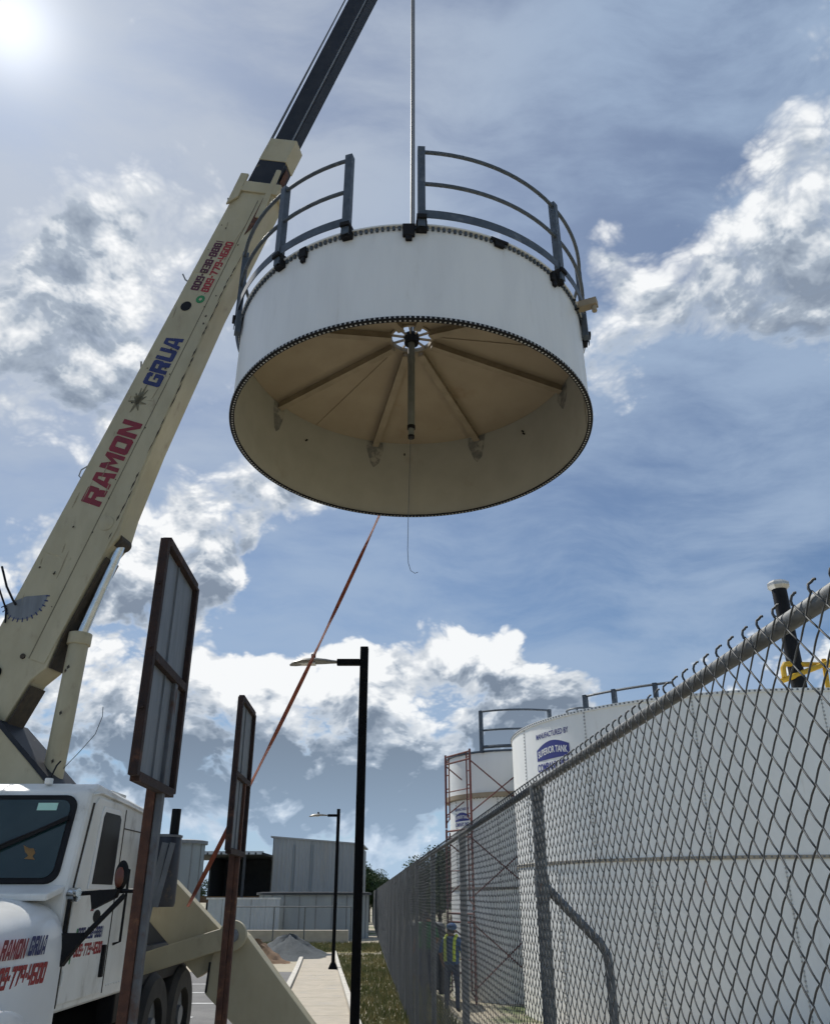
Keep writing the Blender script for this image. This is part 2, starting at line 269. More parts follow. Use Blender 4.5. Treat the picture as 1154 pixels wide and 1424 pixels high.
# ------------------------------------------------------------------ mesh building helpers
OFF = {}
class MB:
    def __init__(s): s.v = []; s.f = []; s.mi = []; s.cur = 0
    def add(s, vs, fs):
        o = len(s.v); s.v.extend([tuple(map(float, p)) for p in vs])
        s.f.extend([tuple(i + o for i in f) for f in fs]); s.mi.extend([s.cur] * len(fs)); return s
    def box(s, c, size, rot=None):
        hx, hy, hz = [k / 2 for k in size]
        ps = [Vector((x, y, z)) for z in (-hz, hz) for y in (-hy, hy) for x in (-hx, hx)]
        if rot is not None: ps = [rot @ p for p in ps]
        c = Vector(c); ps = [p + c for p in ps]
        return s.add(ps, [(0, 2, 3, 1), (4, 5, 7, 6), (0, 1, 5, 4), (2, 6, 7, 3), (0, 4, 6, 2), (1, 3, 7, 5)])
    def beam(s, p0, p1, w, h, up=(0, 0, 1)):
        p0, p1 = Vector(p0), Vector(p1); d = (p1 - p0).normalized(); up = Vector(up)
        if abs(d.dot(up)) > 0.99: up = Vector((0, 1, 0))
        a = d.cross(up).normalized(); b = a.cross(d).normalized()
        ps = []
        for p in (p0, p1):
            for i, j in ((-1, -1), (1, -1), (1, 1), (-1, 1)): ps.append(p + a * (i * w / 2) + b * (j * h / 2))
        return s.add(ps, [(3, 2, 1, 0), (4, 5, 6, 7), (0, 1, 5, 4), (1, 2, 6, 5), (2, 3, 7, 6), (3, 0, 4, 7)])
    def tube(s, pts, r, n=8, closed=False, cap=True):
        pts = [Vector(p) for p in pts]; m = len(pts)
        rs = r if isinstance(r, (list, tuple)) else [r] * m
        ups = None; rings = []
        for i, p in enumerate(pts):
            if closed: d = pts[(i + 1) % m] - pts[i - 1]
            else: d = pts[min(i + 1, m - 1)] - pts[max(i - 1, 0)]
            d.normalize()
            if ups is None: ups = Vector((0, 0, 1)) if abs(d.z) < 0.9 else Vector((1, 0, 0))
            a = d.cross(ups); 
            if a.length < 1e-6: a = d.orthogonal()
            a.normalize(); b = a.cross(d).normalized(); ups = b
            rings.append([p + a * (rs[i] * math.cos(2 * PI * k / n)) + b * (rs[i] * math.sin(2 * PI * k / n)) for k in range(n)])
        vs = [q for rg in rings for q in rg]; fs = []
        for i in range(m if closed else m - 1):
            j = (i + 1) % m
            for k in range(n): fs.append((i * n + k, j * n + k, j * n + (k + 1) % n, i * n + (k + 1) % n))
        if cap and not closed:
            fs.append(tuple(range(n))[::1]); fs.append(tuple((m - 1) * n + k for k in range(n))[::-1])
        return s.add(vs, fs)
    def cyl(s, p0, p1, r, n=16, r1=None): return s.tube([p0, p1], [r, r if r1 is None else r1], n)
    def lathe(s, c, prof, n=48, a0=0.0, a1=2 * PI):
        """prof: list of (radius, z), swept round the vertical through c; closed profile loop"""
        full = abs(a1 - a0 - 2 * PI) < 1e-6; m = len(prof); k = n if full else n + 1
        vs = []
        for i in range(k):
            a = a0 + (a1 - a0) * i / n
            for r, z in prof: vs.append((c[0] + r * math.cos(a), c[1] + r * math.sin(a), c[2] + z))
        fs = []
        for i in range(n):
            j = (i + 1) % k
            for q in range(m):
                w = (q + 1) % m; fs.append((i * m + q, j * m + q, j * m + w, i * m + w))
        if not full:
            fs.append(tuple(range(m))[::-1]); fs.append(tuple((k - 1) * m + q for q in range(m)))
        return s.add(vs, fs)
    def prism(s, poly, off, thick):
        """poly: 3-D polygon points, extruded by vector off*thick both ways"""
        off = Vector(off).normalized() * (thick / 2); P = [Vector(p) for p in poly]; n = len(P)
        vs = [p - off for p in P] + [p + off for p in P]
        fs = [tuple(range(n))[::-1], tuple(range(n, 2 * n))] + [(i, (i + 1) % n, n + (i + 1) % n, n + i) for i in range(n)]
        return s.add(vs, fs)
    def build(s, name, m, parent=None, smooth=30, bevel=0.0, bseg=2, world=False):
        me = bpy.data.meshes.new(name)
        o_ = OFF.get(parent.name, Vector((0, 0, 0))) if parent is not None else Vector((0, 0, 0))
        me.from_pydata([(p[0] - o_[0], p[1] - o_[1], p[2] - o_[2]) for p in s.v], [], s.f)
        ms = m if isinstance(m, (list, tuple)) else [m]
        for k in ms: me.materials.append(M[k] if isinstance(k, str) else k)
        if len(ms) > 1: me.polygons.foreach_set('material_index', s.mi)
        bm = bmesh.new(); bm.from_mesh(me)
        bmesh.ops.recalc_face_normals(bm, faces=bm.faces)
        if bevel > 0:
            es = [e for e in bm.edges if len(e.link_faces) == 2 and e.calc_face_angle(0) > R_(25)]
            bmesh.ops.bevel(bm, geom=es, offset=bevel, segments=bseg, affect='EDGES', profile=0.6, clamp_overlap=True)
        bm.to_mesh(me); bm.free()
        if smooth:
            me.polygons.foreach_set('use_smooth', [True] * len(me.polygons)); me.set_sharp_from_angle(angle=R_(smooth))
        ob = bpy.data.objects.new(name, me); col.objects.link(ob)
        if parent is not None: ob.parent = parent; OFF[ob.name] = o_
        return ob

def tag(o, label=None, cat=None, group=None, kind=None):
    if label: o['label'] = label
    if cat: o['category'] = cat
    if group: o['group'] = group
    if kind: o['kind'] = kind
    return o
def thing(name, label, cat, loc=(0, 0, 0), group=None, local=False, rot=(0, 0, 0)):
    o = bpy.data.objects.new(name, None); col.objects.link(o); o.location = loc; o.rotation_euler = rot
    o.empty_display_size = 0.2
    OFF[o.name] = Vector((0, 0, 0)) if local else Vector(loc)
    return tag(o, label, cat, group)
def structure(name, mb, m, **k): return tag(mb.build(name, m, **k), kind='structure')
def copy_obj(o, parent):
    c = o.copy(); col.objects.link(c); c.parent = parent; return c

def _b(x0, y0, x1, y1): return [(x0, y0), (x1, y0), (x1, y1), (x0, y1)]
_oo = [(.12, 0), (.88, 0), (1, .1), (1, .9), (.88, 1), (.12, 1), (0, .9), (0, .1)]
_oi = [(.36, .24), (.64, .24), (.66, .27), (.66, .73), (.64, .76), (.36, .76), (.34, .73), (.34, .27)]
_ring = [[_oo[i], _oo[(i + 1) % 8], _oi[(i + 1) % 8], _oi[i]] for i in range(8)]
_cup = [(0, .26), (0, .1), (.12, 0), (.88, 0), (1, .1), (1, .26)]
GLYPH = {
    'O': _ring, '0': _ring, '8': _ring + [_b(.35, .43, .65, .57)],
    'U': [_cup, _b(0, .26, .32, 1), _b(.68, .26, 1, 1)],
    'R': [_b(0, 0, .32, 1), [(.32, .76), (1, .76), (1, .9), (.88, 1), (.32, 1)], _b(.68, .60, 1, .76), [(.32, .38), (.88, .38), (1, .48), (1, .60), (.32, .60)], [(.62, 0), (1, 0), (.94, .38), (.5, .38)]],
    'A': [[(0, 0), (.32, 0), (.46, 1), (.25, 1)], [(.68, 0), (1, 0), (.75, 1), (.54, 1)], [(.46, 1), (.429, .78), (.571, .78), (.54, 1)], [(.348, .2), (.652, .2), (.621, .42), (.379, .42)]],
    'M': [_b(0, 0, .26, 1), _b(.74, 0, 1, 1), [(.26, 1), (.26, .6), (.5, .18), (.5, .55)], [(.74, 1), (.5, .55), (.5, .18), (.74, .6)]],
    'N': [_b(0, 0, .3, 1), _b(.7, 0, 1, 1), [(.3, 1), (.3, .62), (.7, 0), (.7, .38)]],
    'G': [_cup, _b(0, .26, .32, .76), [(0, .76), (1, .76), (1, .9), (.88, 1), (.12, 1), (0, .9)], _b(.68, .26, 1, .54), _b(.5, .42, .68, .54), _b(.7, .66, 1, .76)],
    '9': [_b(0, .4, .32, 1), _b(.68, 0, 1, 1), _b(.32, .78, .68, 1), _b(.32, .4, .68, .58), _b(0, 0, .68, .2)],
    '3': [_b(.68, 0, 1, 1), _b(0, .8, .68, 1), _b(.2, .4, .68, .6), _b(0, 0, .68, .2)],
    '1': [_b(.34, 0, .68, 1)], '7': [_b(0, .76, 1, 1), [(.3, 0), (.66, 0), (1, .76), (.64, .76)]],
    '4': [_b(0, .48, .3, 1), _b(0, .28, .66, .48), _b(.66, 0, 1, 1)],
    '6': [_b(0, 0, .32, 1), _b(.68, 0, 1, .58), _b(.32, .4, .68, .58), _b(.32, 0, .68, .2), _b(.32, .8, 1, 1)],
    '-': [_b(.1, .38, .9, .62)],
}
def block_text(body, gap=.075):
    vs, fs, x = [], [], 0.0
    for ch in body:
        w = .55 if ch in '-1' else 1.0
        for poly in GLYPH[ch]:
            o = len(vs); vs += [(x + p[0] * w, p[1]) for p in poly]; fs.append(tuple(range(o, o + len(poly))))
        x += w + gap
    x -= gap
    return [(p[0] / x, p[1]) for p in vs], fs
_txt = {}
def text_mesh(body, fat=0.0):
    k = (body, fat)
    if k in _txt: return _txt[k]
    cu = bpy.data.curves.new('lettering', 'FONT'); cu.body = body; cu.offset = fat; cu.resolution_u = 3; cu.size = 1.0
    o = bpy.data.objects.new('lettering', cu); col.objects.link(o)
    bpy.context.view_layer.update()
    dg = bpy.context.evaluated_depsgraph_get()
    me = bpy.data.meshes.new_from_object(o.evaluated_get(dg))
    vs = np.array([v.co[:] for v in me.vertices]); fs = [tuple(p.vertices) for p in me.polygons]
    bpy.data.objects.remove(o); bpy.data.curves.remove(cu); bpy.data.meshes.remove(me)
    vs = vs[:, :2]; mn = vs.min(0); mx = vs.max(0)
    _txt[k] = ((vs - mn) / (mx - mn), fs); return _txt[k]
def lettering(parent, body, origin, ex, ey, w, h, m, fat=0.03, shear=0.0, name='lettering', warp=None, label=None):
    """flat lettering: origin lower-left, ex reading direction, ey up, real size w x h"""
    vs, fs = block_text(body) if fat == 'block' else text_mesh(body, fat); o, ex, ey = (Vector(origin), Vector(ex).normalized(), Vector(ey).normalized()) if not warp else (None,) * 3
    mb = MB()
    if warp: mb.add([warp(x * w + shear * y * h, y * h) for x, y in vs], fs)
    else: mb.add([o + ex * (x * w + shear * y * h) + ey * (y * h) for x, y in vs], fs)
    ob = mb.build(name, m, parent, smooth=0)
    if label: ob['label'] = label
    return ob

# ------------------------------------------------------------------ ground and paving
def fx(Y): return 0.735 - 0.0553 * Y                  # the fence line
def gz(x, y):
    b = -0.2 * min(max((y - 10) / 17, 0), 1)
    t = min(max((x - fx(min(y, 60)) - 0.2) / 1.5, 0), 1)
    if y > 60: t *= max(0, 1 - (y - 60) / 60)
    return b - 0.55 * t * t * (3 - 2 * t)

def grid_sheet(xs, ys, dz=0.0, zf=gz, jit=0.0):
    mb = MB(); vs = [(x, y, zf(x, y) + dz + (random.uniform(-jit, jit) if jit else 0)) for y in ys for x in xs]; n = len(xs)
    fs = [(j * n + i, j * n + i + 1, (j + 1) * n + i + 1, (j + 1) * n + i) for j in range(len(ys) - 1) for i in range(n - 1)]
    return mb.add(vs, fs)
gx = [-900, -300, -120, -60, -40, -30, -24, -18, -14, -11] + [-9 + 0.4 * i for i in range(0, 46)] + [10, 12, 15, 20, 30, 45, 70, 120, 300, 900]
gy = [-200, -60, -25, -12] + [-8 + 0.8 * i for i in range(0, 90)] + [66, 75, 90, 110, 140, 200, 350, 900]
structure('ground', grid_sheet(gx, gy, 0.0), 'soil', smooth=60)
# asphalt parking lot
structure('parking_lot', grid_sheet([-30, -20, -12, -8, -6, -5, -4, -3.2, -2.6], [-10, -4, 0, 4, 8, 10, 12, 14, 16, 18, 20, 22, 24, 26.5], 0.006), 'asphalt', smooth=60)
PL = bpy.data.objects['parking_lot']
for y in (13.4, 15.6, 17.8, 20.0, 22.2):
    mb = MB(); mb.add([(x, yy, gz(x, yy) + 0.011) for yy in (y - 0.07, y + 0.07) for x in (-9.5, -3.6)], [(0, 1, 3, 2)])
    mb.build('parking_line', 'paint', PL, smooth=0)
# walkway of cast slabs along the fence
wl = lambda y: -0.68 - 0.0975 * (y - 0)               # left edge
wr = lambda y: 0.58 - 0.1035 * (y - 0)                # right edge
wk = structure('walkway', grid_sheet([0, 1], [-4, 0, 6, 12, 18, 24, 30, 35], 0.012, zf=lambda x, y: gz(-1.2, y)), 'concrete')
for v in wk.data.vertices:
    y = v.co.y; v.co.x = wl(y) if v.co.x < 0.5 else wr(y)
ys_ = [-4 + 1.5 * i for i in range(27)]
for a, b in zip(ys_[:-1], ys_[1:]):
    mb = MB(); a += 0.012; b -= 0.012
    vs = [(wl(a) + .02, a, gz(-1, a) + .04), (wr(a) - .02, a, gz(-1, a) + .04), (wr(b) - .02, b, gz(-1, b) + .04), (wl(b) + .02, b, gz(-1, b) + .04)]
    vs = [(p[0], p[1], p[2] - 0.02) for p in vs] + vs
    mb.add(vs, [(4, 5, 6, 7), (0, 1, 5, 4), (1, 2, 6, 5), (2, 3, 7, 6), (3, 0, 4, 7)]); mb.build('slab', 'concrete', wk, smooth=0)
def kerb(name, f, w, y0, y1):
    mb = MB(); n = int((y1 - y0) / 1.5)
    for i in range(n):
        a, b = y0 + 1.5 * i + .008, y0 + 1.5 * (i + 1) - .008
        vs = [(f(a), a, gz(-1.2, a) - .1), (f(a) + w, a, gz(-1.2, a) - .1), (f(b) + w, b, gz(-1.2, b) - .1), (f(b), b, gz(-1.2, b) - .1)]
        vs += [(p[0], p[1], p[2] + 0.2) for p in vs]
        k = MB(); k.add(vs, [(3, 2, 1, 0), (4, 5, 6, 7), (0, 1, 5, 4), (1, 2, 6, 5), (2, 3, 7, 6), (3, 0, 4, 7)])
        k.build('kerb_stone', 'kerb', wk, smooth=0, bevel=0.012)
kerb('kerb', lambda y: wl(y) - 0.13, 0.13, -4, 35)
kerb('kerb', lambda y: wr(y), 0.10, -4, 35)

def blades(name, label, pts, hmin, hmax, m='grass'):
    n = len(pts); P = np.array(pts); a = rng.uniform(0, 2 * PI, n); h = rng.uniform(hmin, hmax, n); w = rng.uniform(0.006, 0.014, n) * (1 + h * 3)
    lean = rng.normal(0, 0.35, (n, 2)) * h[:, None]
    d = np.stack([np.cos(a), np.sin(a), 0 * a], 1) * w[:, None]
    top = P + np.stack([lean[:, 0], lean[:, 1], h], 1)
    V = np.stack([P - d, P + d, top], 1).reshape(-1, 3)
    mb = MB(); mb.add(V.tolist(), [(3 * i, 3 * i + 1, 3 * i + 2) for i in range(n)])
    return tag(mb.build(name, m, smooth=0), label, 'grass', kind='stuff')
pts = []
for _ in range(16000):
    y = random.uniform(2, 34); x = random.uniform(wr(y) + 0.12, fx(y) + 0.5); pts.append((x, y, gz(x, y)))
blades('grass', 'green grass between the walkway kerb and the chain link fence', pts, 0.04, 0.16)
pts = []
for _ in range(9000):
    y = random.uniform(35.5, 42); x = random.uniform(-7, -1.2); pts.append((x, y, gz(x, y)))
blades('grass', 'grass lawn in front of the concrete plinth', pts, 0.05, 0.18)
pts = []
for _ in range(9000):
    y = random.uniform(8, 40); x = fx(y) + random.uniform(0.15, 0.9)
    pts.append((x, y, gz(x, y)))
blades('grass', 'weedy grass on the bank behind the chain link fence', pts, 0.05, 0.22)
structure('lawn', grid_sheet([-8 + 0.5 * i for i in range(14)], [35.2 + 0.6 * i for i in range(13)], 0.012), 'grass', smooth=60)

def mound(name, label, cat, c, rx, ry, h, m, seed):
    r = np.random.default_rng(seed); mb = MB(); n, k = 40, 16; vs = []; fs = []
    ph = r.uniform(0, 6.28, 6)
    for j in range(k + 1):
        t = j / k
        for i in range(n):
            a = 2 * PI * i / n; wob = 1 + .12 * math.sin(2 * a + ph[0]) + .08 * math.sin(5 * a + ph[1]) + .04 * math.sin(9 * a + ph[2])
            x, y = c[0] + rx * t * wob * math.cos(a), c[1] + ry * t * wob * math.sin(a)
            vs.append((x, y, gz(x, y) - 0.03 + h * (0.5 + 0.5 * math.cos(PI * t ** 0.85)) * (1 + .15 * math.sin(3 * a + ph[3])) + r.normal(0, .025)))
    for j in range(k):
        for i in range(n): fs.append((j * n + i, (j + 1) * n + i, (j + 1) * n + (i + 1) % n, j * n + (i + 1) % n))
    mb.add(vs, fs); return tag(mb.build(name, m, smooth=40), label, cat, kind='stuff')
mound('gravel_pile', 'pile of dark crushed gravel left of the walkway', 'gravel', (-4.45, 33.2), 1.9, 2.6, 0.66, 'gravel', 1)
mound('earth_mound', 'mound of brown earth beside the gravel pile', 'earth', (-5.2, 30.4), 1.2, 1.6, 0.62, 'earth', 2)

# ------------------------------------------------------------------ hanging tank section (local coordinates, origin at bottom centre)
RT, HT = 2.0, 1.14
tank = thing('tank_section', 'white steel tank top section hanging open side down from the crane rope', 'tank', (-0.043, 8.14, 6.45), local=True, rot=(-0.038, 0, 0))
N = 160
sh = MB(); sh.cur = 0
sh.lathe((0, 0, 0), [(RT, 0.0), (RT, HT)], n=N); 
# outer and inner skins as one closed shell with two paints
sh = MB(); vs = []; fs = []; mi = []
for i in range(N):
    a = 2 * PI * i / N; c_, s_ = math.cos(a), math.sin(a)
    for r, z in ((RT, 0), (RT, HT), (RT - .006, HT), (RT - .006, 0)): vs.append((r * c_, r * s_, z))
for i in range(N):
    j = (i + 1) % N
    for q in range(4):
        w = (q + 1) % 4; fs.append((4 * i + q, 4 * j + q, 4 * j + w, 4 * i + w)); mi.append(1 if q == 2 else 0)
sh.add(vs, fs); sh.mi = mi
sh.build('shell', ['tank_white', 'tank_in'], tank)
for k in (0, 3, 6):                                    # vertical lap seams
    a = R_(88 + 45 * k); mb = MB()
    mb.lathe((0, 0, 0), [(RT - .016, .004), (RT - .0065, .004), (RT - .0065, HT - .03), (RT - .016, HT - .03)], n=4, a0=a, a1=a + 0.035)
    mb.build('lap_seam', 'tank_in', tank)
# bottom flange with bolt holes and the row of bolts
mb = MB(); mb.lathe((0, 0, 0), [(RT - .03, -.014), (RT + .022, -.014), (RT + .022, .016), (RT + .001, .016), (RT + .001, .001), (RT - .03, .001)], n=N); mb.build('bottom_flange', 'gasket', tank)
def bolt_ring(c, r, z, n, s, m, parent, axis='z', a0=0, a1=2 * PI, name='bolt_row'):
    mb = MB()
    for i in range(n):
        a = a0 + (a1 - a0) * (i + .5) / n
        rot = Matrix.Rotation(a, 3, 'Z')
        mb.box((c[0] + r * math.cos(a), c[1] + r * math.sin(a), c[2] + z), s, rot)
    return tag(mb.build(name, m, parent, smooth=0), kind='stuff')
bolt_ring((0, 0, 0), RT + .020, 0.001, 270, (.012, .016, .020), 'bolt', tank)
bolt_ring((0, 0, 0), RT - .010, -.014, 270, (.016, .017, .010), 'bolt', tank)
# top curb: light angle with dark bolt gaps
mb = MB(); mb.lathe((0, 0, 0), [(RT - .05, HT + .004), (RT + .035, HT + .004), (RT + .035, HT + .022), (RT - .05, HT + .022)], n=N); mb.build('top_curb', 'tank_white', tank)
bolt_ring((0, 0, 0), RT + .014, HT - .018, 230, (.022, .026, .040), 'galv_dark', tank)
# conical roof sheets between rafters, open hub in the middle
HUBR, HUBZ = 0.25, HT + 0.26
raf = [18, 63, 105, 150, 198, 243, 285, 330]
for k in range(8):
    a0, a1 = R_(raf[k]), R_(raf[(k + 1) % 8] + (360 if k == 7 else 0))
    mb = MB(); mb.lathe((0, 0, 0), [(HUBR, HUBZ), (RT - .01, HT - .012), (RT - .01, HT - .004), (HUBR, HUBZ + .008)], n=20, a0=a0 + .0012, a1=a1 - .0012)
    mb.build('roof_panel', ['roof_in'], tank)
for k in (2, 7):
    a = R_((raf[k] + (raf[(k + 1) % 8] + (360 if k == 7 else 0))) / 2 + 3); mb = MB(); mb.beam((RT * .985 * math.cos(a), RT * .985 * math.sin(a), HT - .018), (.28 * math.cos(a), .28 * math.sin(a), HUBZ - .012), .030, .006); mb.build('roof_lap', 'roof_in', tank, smooth=0)
for a in raf:
    a = R_(a); c_, s_ = math.cos(a), math.sin(a); mb = MB()
    p0 = Vector((RT * .985 * c_, RT * .985 * s_, HT - .06)); p1 = Vector((.255 * c_, .255 * s_, HUBZ - .05))
    mb.beam(p0, p1, .055, .085); 
    mb.beam(p0 - Vector((0, 0, .046)), p1 - Vector((0, 0, .046)), .085, .008)
    mb.build('rafter', 'rafter', tank)
    # clip plate and scorched primer patch below each rafter on the wall
    pm = MB(); w = random.uniform(.055, .075); zb = HT - random.uniform(.32, .46)
    pts_ = []
    r = RT - .009
    for (da, z) in ((-w, HT - .02), (w, HT - .02), (w * 1.05, HT - .14), (w * .5, zb + .05), (w * .12, zb), (-w * .45, zb + .07), (-w * .95, HT - .16)):
        da *= random.uniform(.85, 1.1); pts_.append((r * math.cos(a + da), r * math.sin(a + da), z))
    pm.add(pts_, [tuple(range(7))]); pm.build('primer_patch', 'primer', tank, smooth=0)
mb = MB(); mb.lathe((0, 0, 0), [(HUBR - .008, HUBZ - .03), (HUBR + .02, HUBZ - .03), (HUBR + .02, HUBZ + .03), (HUBR - .008, HUBZ + .03)], n=40); mb.build('hub_ring', 'rafter', tank)
for k in range(10):
    a = 2 * PI * k / 10 + .2; mb = MB(); mb.beam((.07 * math.cos(a), .07 * math.sin(a), HUBZ), (HUBR * math.cos(a), HUBR * math.sin(a), HUBZ), .014, .03); mb.build('hub_spoke', 'rafter', tank)
mb = MB(); mb.lathe((0, 0, 0), [(.0, HUBZ - .09), (.085, HUBZ - .09), (.095, HUBZ - .02), (.095, HUBZ + .03), (0, HUBZ + .03)], n=24); mb.build('hub', 'gasket', tank)
mb = MB(); mb.cyl((0, 0, HUBZ - .08), (0, 0, .10), .042, 18); mb.cyl((0, 0, HUBZ - .30), (0, 0, HUBZ - .36), .046, 18); pipe = mb.build('center_pipe', 'pvc', tank)
mb = MB(); mb.cyl((0, 0, .13), (0, 0, .09), .047, 18); mb.build('pipe_coupling', 'black', pipe)
mb = MB(); mb.cyl((0, 0, .0), (0, 0, -.03), .038, 14); mb.build('pipe_cap', 'black', pipe)
mb = MB(); mb.cyl((0, 0, .10), (0, 0, .0), .034, 14); mb.build('pipe_end', 'pvc', pipe)
# small bolt ends and rope clips on the inner wall
for a, z in ((135, .72), (93, .83), (42, .80), (41.5, .76)):
    a = R_(a); mb = MB(); mb.cyl(((RT - .004) * math.cos(a), (RT - .004) * math.sin(a), HT * z), ((RT - .04) * math.cos(a), (RT - .04) * math.sin(a), HT * z), .011, 8); mb.build('stud', 'black', tank)
# guard rail in two segments with a gap
RG = RT + .075
def arc(r, z, a0, a1, n): return [(r * math.cos(R_(a0 + (a1 - a0) * i / n)), r * math.sin(R_(a0 + (a1 - a0) * i / n)), z) for i in range(n + 1)]
def rail_post(a, z0, z1, flip=1):
    mb = MB(); a = R_(a); er = Vector((math.cos(a), math.sin(a), 0)); et = Vector((-math.sin(a), math.cos(a), 0)); c = er * (RG + .012)
    # angle iron: one leg tangential, one radial
    mb.box(c + Vector((0, 0, (z0 + z1) / 2)), (.008, .075, z1 - z0), Matrix.Rotation(a, 3, 'Z'))
    mb.box(c + et * (flip * .034) + er * (-.036) + Vector((0, 0, (z0 + z1) / 2)), (.068, .008, z1 - z0), Matrix.Rotation(a, 3, 'Z'))
    p = mb.build('rail_post', 'galv_dark', tank, smooth=0)
    br = MB(); br.box(er * (RT + .035) + Vector((0, 0, z0 + .04)), (.07, .11, .11), Matrix.Rotation(a, 3, 'Z')); br.box(er * (RT + .05) + Vector((0, 0, HT + .055)), (.13, .10, .05), Matrix.Rotation(a, 3, 'Z'))
    br.build('foot_bracket', 'gasket', p, smooth=0, bevel=.006)
def rail_set(a0, a1, posts, flip, names=('top_rail', 'mid_rail')):
    n = int(abs(a1 - a0) / 3)
    for nm, z in zip(names, (HT + 1.0, HT + .54)):
        mb = MB(); mb.tube(arc(RG - .01, z, a0, a1, n), .021, 8); mb.build(nm, 'galv_dark', tank)
    mb = MB(); prof = [(RG - .004, HT + .06), (RG + .004, HT + .06), (RG + .004, HT + .165), (RG - .034, HT + .165), (RG - .034, HT + .158), (RG - .004, HT + .158)]
    mb.lathe((0, 0, 0), prof, n=n * 2, a0=R_(min(a0, a1)), a1=R_(max(a0, a1))); mb.build('toe_plate', 'galv_dark', tank)
    for p in posts: rail_post(p, HT - .06, HT + 1.06, flip)
rail_set(252.5, 118, [252, 228.5, 196, 160, 128], 1)
rail_set(273, 423, [273, 320, 352, 386, 420], -1)
# dark brackets and lugs on the outside of the curb
for a, w, h in ((237.5, .09, .13), (269.5, .12, .15), (318, .10, .12), (296, .2, .035)):
    a = R_(a); mb = MB(); mb.box(((RT + .02) * math.cos(a), (RT + .02) * math.sin(a), HT - h / 2 + .02), (.045, w, h), Matrix.Rotation(a, 3, 'Z')); mb.box(((RT + .02) * math.cos(a), (RT + .02) * math.sin(a), HT - h + .0), (.035, w * .55, .07), Matrix.Rotation(a, 3, 'Z'))
    mb.build('curb_bracket', 'gasket', tank, smooth=0, bevel=.008)
a = R_(336); er = Vector((math.cos(a), math.sin(a), 0)); mb = MB()
mb.box(er * (RT + .13) + Vector((0, 0, HT + .02)), (.22, .10, .09), Matrix.Rotation(a, 3, 'Z')); mb.cyl(er * (RT + .2) + Vector((0, 0, HT - .02)), er * (RT + .2) + Vector((0, 0, HT - .10)), .03, 10)
mb.build('outlet_lug', 'rafter', tank, smooth=0, bevel=.012)
for a in (150, 30, 200, 342):                                    # narrow channel brackets outside the shell
    a = R_(a); mb = MB(); mb.box(((RT + .05) * math.cos(a), (RT + .05) * math.sin(a), HT - .1), (.06, .09, .30), Matrix.Rotation(a, 3, 'Z')); mb.build('side_channel', 'galv_dark', tank, smooth=0)
for a, z0, z1 in ((331, -.02, -.05), (334, -.06, -.1)):
    a = R_(a); mb = MB(); mb.cyl(((RT + .0) * math.cos(a), (RT + .0) * math.sin(a), HT + z0), ((RT + .05) * math.cos(a), (RT + .05) * math.sin(a), HT + z0), .012, 6); mb.build('stud', 'black', tank)

# hoist rope and hook block line from the boom head to the hub
HUBW = Vector((-0.043, 8.14 + .05, 6.45 + HUBZ))
mb = MB(); mb.tube([HUBW + Vector((0, 0, .0)), Vector((-.043, 8.15, 16.45))], .016, 8)
mb.tube([HUBW + Vector((.03, 0, .0)), Vector((-.013, 8.15, 16.45))], .012, 6)
tag(mb.build('hoist_rope', 'rope'), 'steel hoist rope running straight up from the hub of the hanging tank', 'rope')
# tag line strap
def catenary(p, q, sag, n):
    p, q = Vector(p), Vector(q); return [p.lerp(q, i / n) - Vector((0, 0, sag * 4 * (i / n) * (1 - i / n))) for i in range(n + 1)]
mb = MB(); pts = catenary((-.40, 10.20, 6.62), (-2.20, 8.88, 1.62), .10, 60); W = .046
vs = []; fs = []
for i, p in enumerate(pts):
    tw = .55 * math.sin(i * .33) + .3; d = (pts[-1] - pts[0]).normalized(); a = d.cross(Vector((0, 1, 0))).normalized(); b = d.cross(a)
    w = a * math.cos(tw) + b * math.sin(tw); nn = d.cross(w) * .002
    vs += [p - w * W / 2 - nn, p + w * W / 2 - nn, p + w * W / 2 + nn, p - w * W / 2 + nn]
for i in range(len(pts) - 1):
    for q in range(4): fs.append((4 * i + q, 4 * i + (q + 1) % 4, 4 * i + 4 + (q + 1) % 4, 4 * i + 4 + q))
mb.add(vs, fs); tag(mb.build('tag_line', 'strap', smooth=0), 'orange webbing tag line running from the hanging tank down to the crane truck', 'strap')
mb = MB(); mb.tube([(-.05, 8.14, 6.46), (-.06, 8.14, 6.0), (-.072, 8.14, 5.45), (-.078, 8.14, 5.05), (-.07, 8.14, 4.9), (-.045, 8.14, 4.815), (.0, 8.14, 4.785), (.03, 8.14, 4.80)], .0032, 5)
tag(mb.build('loose_cable', 'rope'), 'thin loose cable with curled end hanging below the tank pipe', 'cable')

# ------------------------------------------------------------------ crane truck
truck = thing('crane_truck', 'white cab crane truck with long beige telescopic boom raised over the yard', 'crane truck', (-3.8, 7.6, 0))
XC, XS, XR = -3.8, -2.65, -4.95
# --- boom, in its own vertical plane
BO = Vector((-4.7, 9.0, 0)); BU = Vector((4.66, -.86, 0)).normalized(); BN = Vector((BU.y, -BU.x, 0))
BZ = Vector((0, 0, 1)); B0 = BO + BU * .173 + BZ * 4.445
BD = BU * .3325 + BZ * .9431; BM = BU * .9431 - BZ * .3325
def bp(al, pe, off=0.0): return B0 + BD * al + BM * pe + BN * off
W1 = .30
prof = [(-1.35, -.03), (6.58, 0.0), (6.58, .60), (4.5, .60), (2.5, .70), (1.62, .78), (1.30, .84), (1.12, .78), (.1, .74), (-.28, .77), (-.46, .66), (-.95, .60), (-1.35, .5)]
mb = MB(); mb.prism([bp(*p) for p in prof], BN, W1); base = mb.build('boom_base_section', 'boom', truck, smooth=0, bevel=.018)
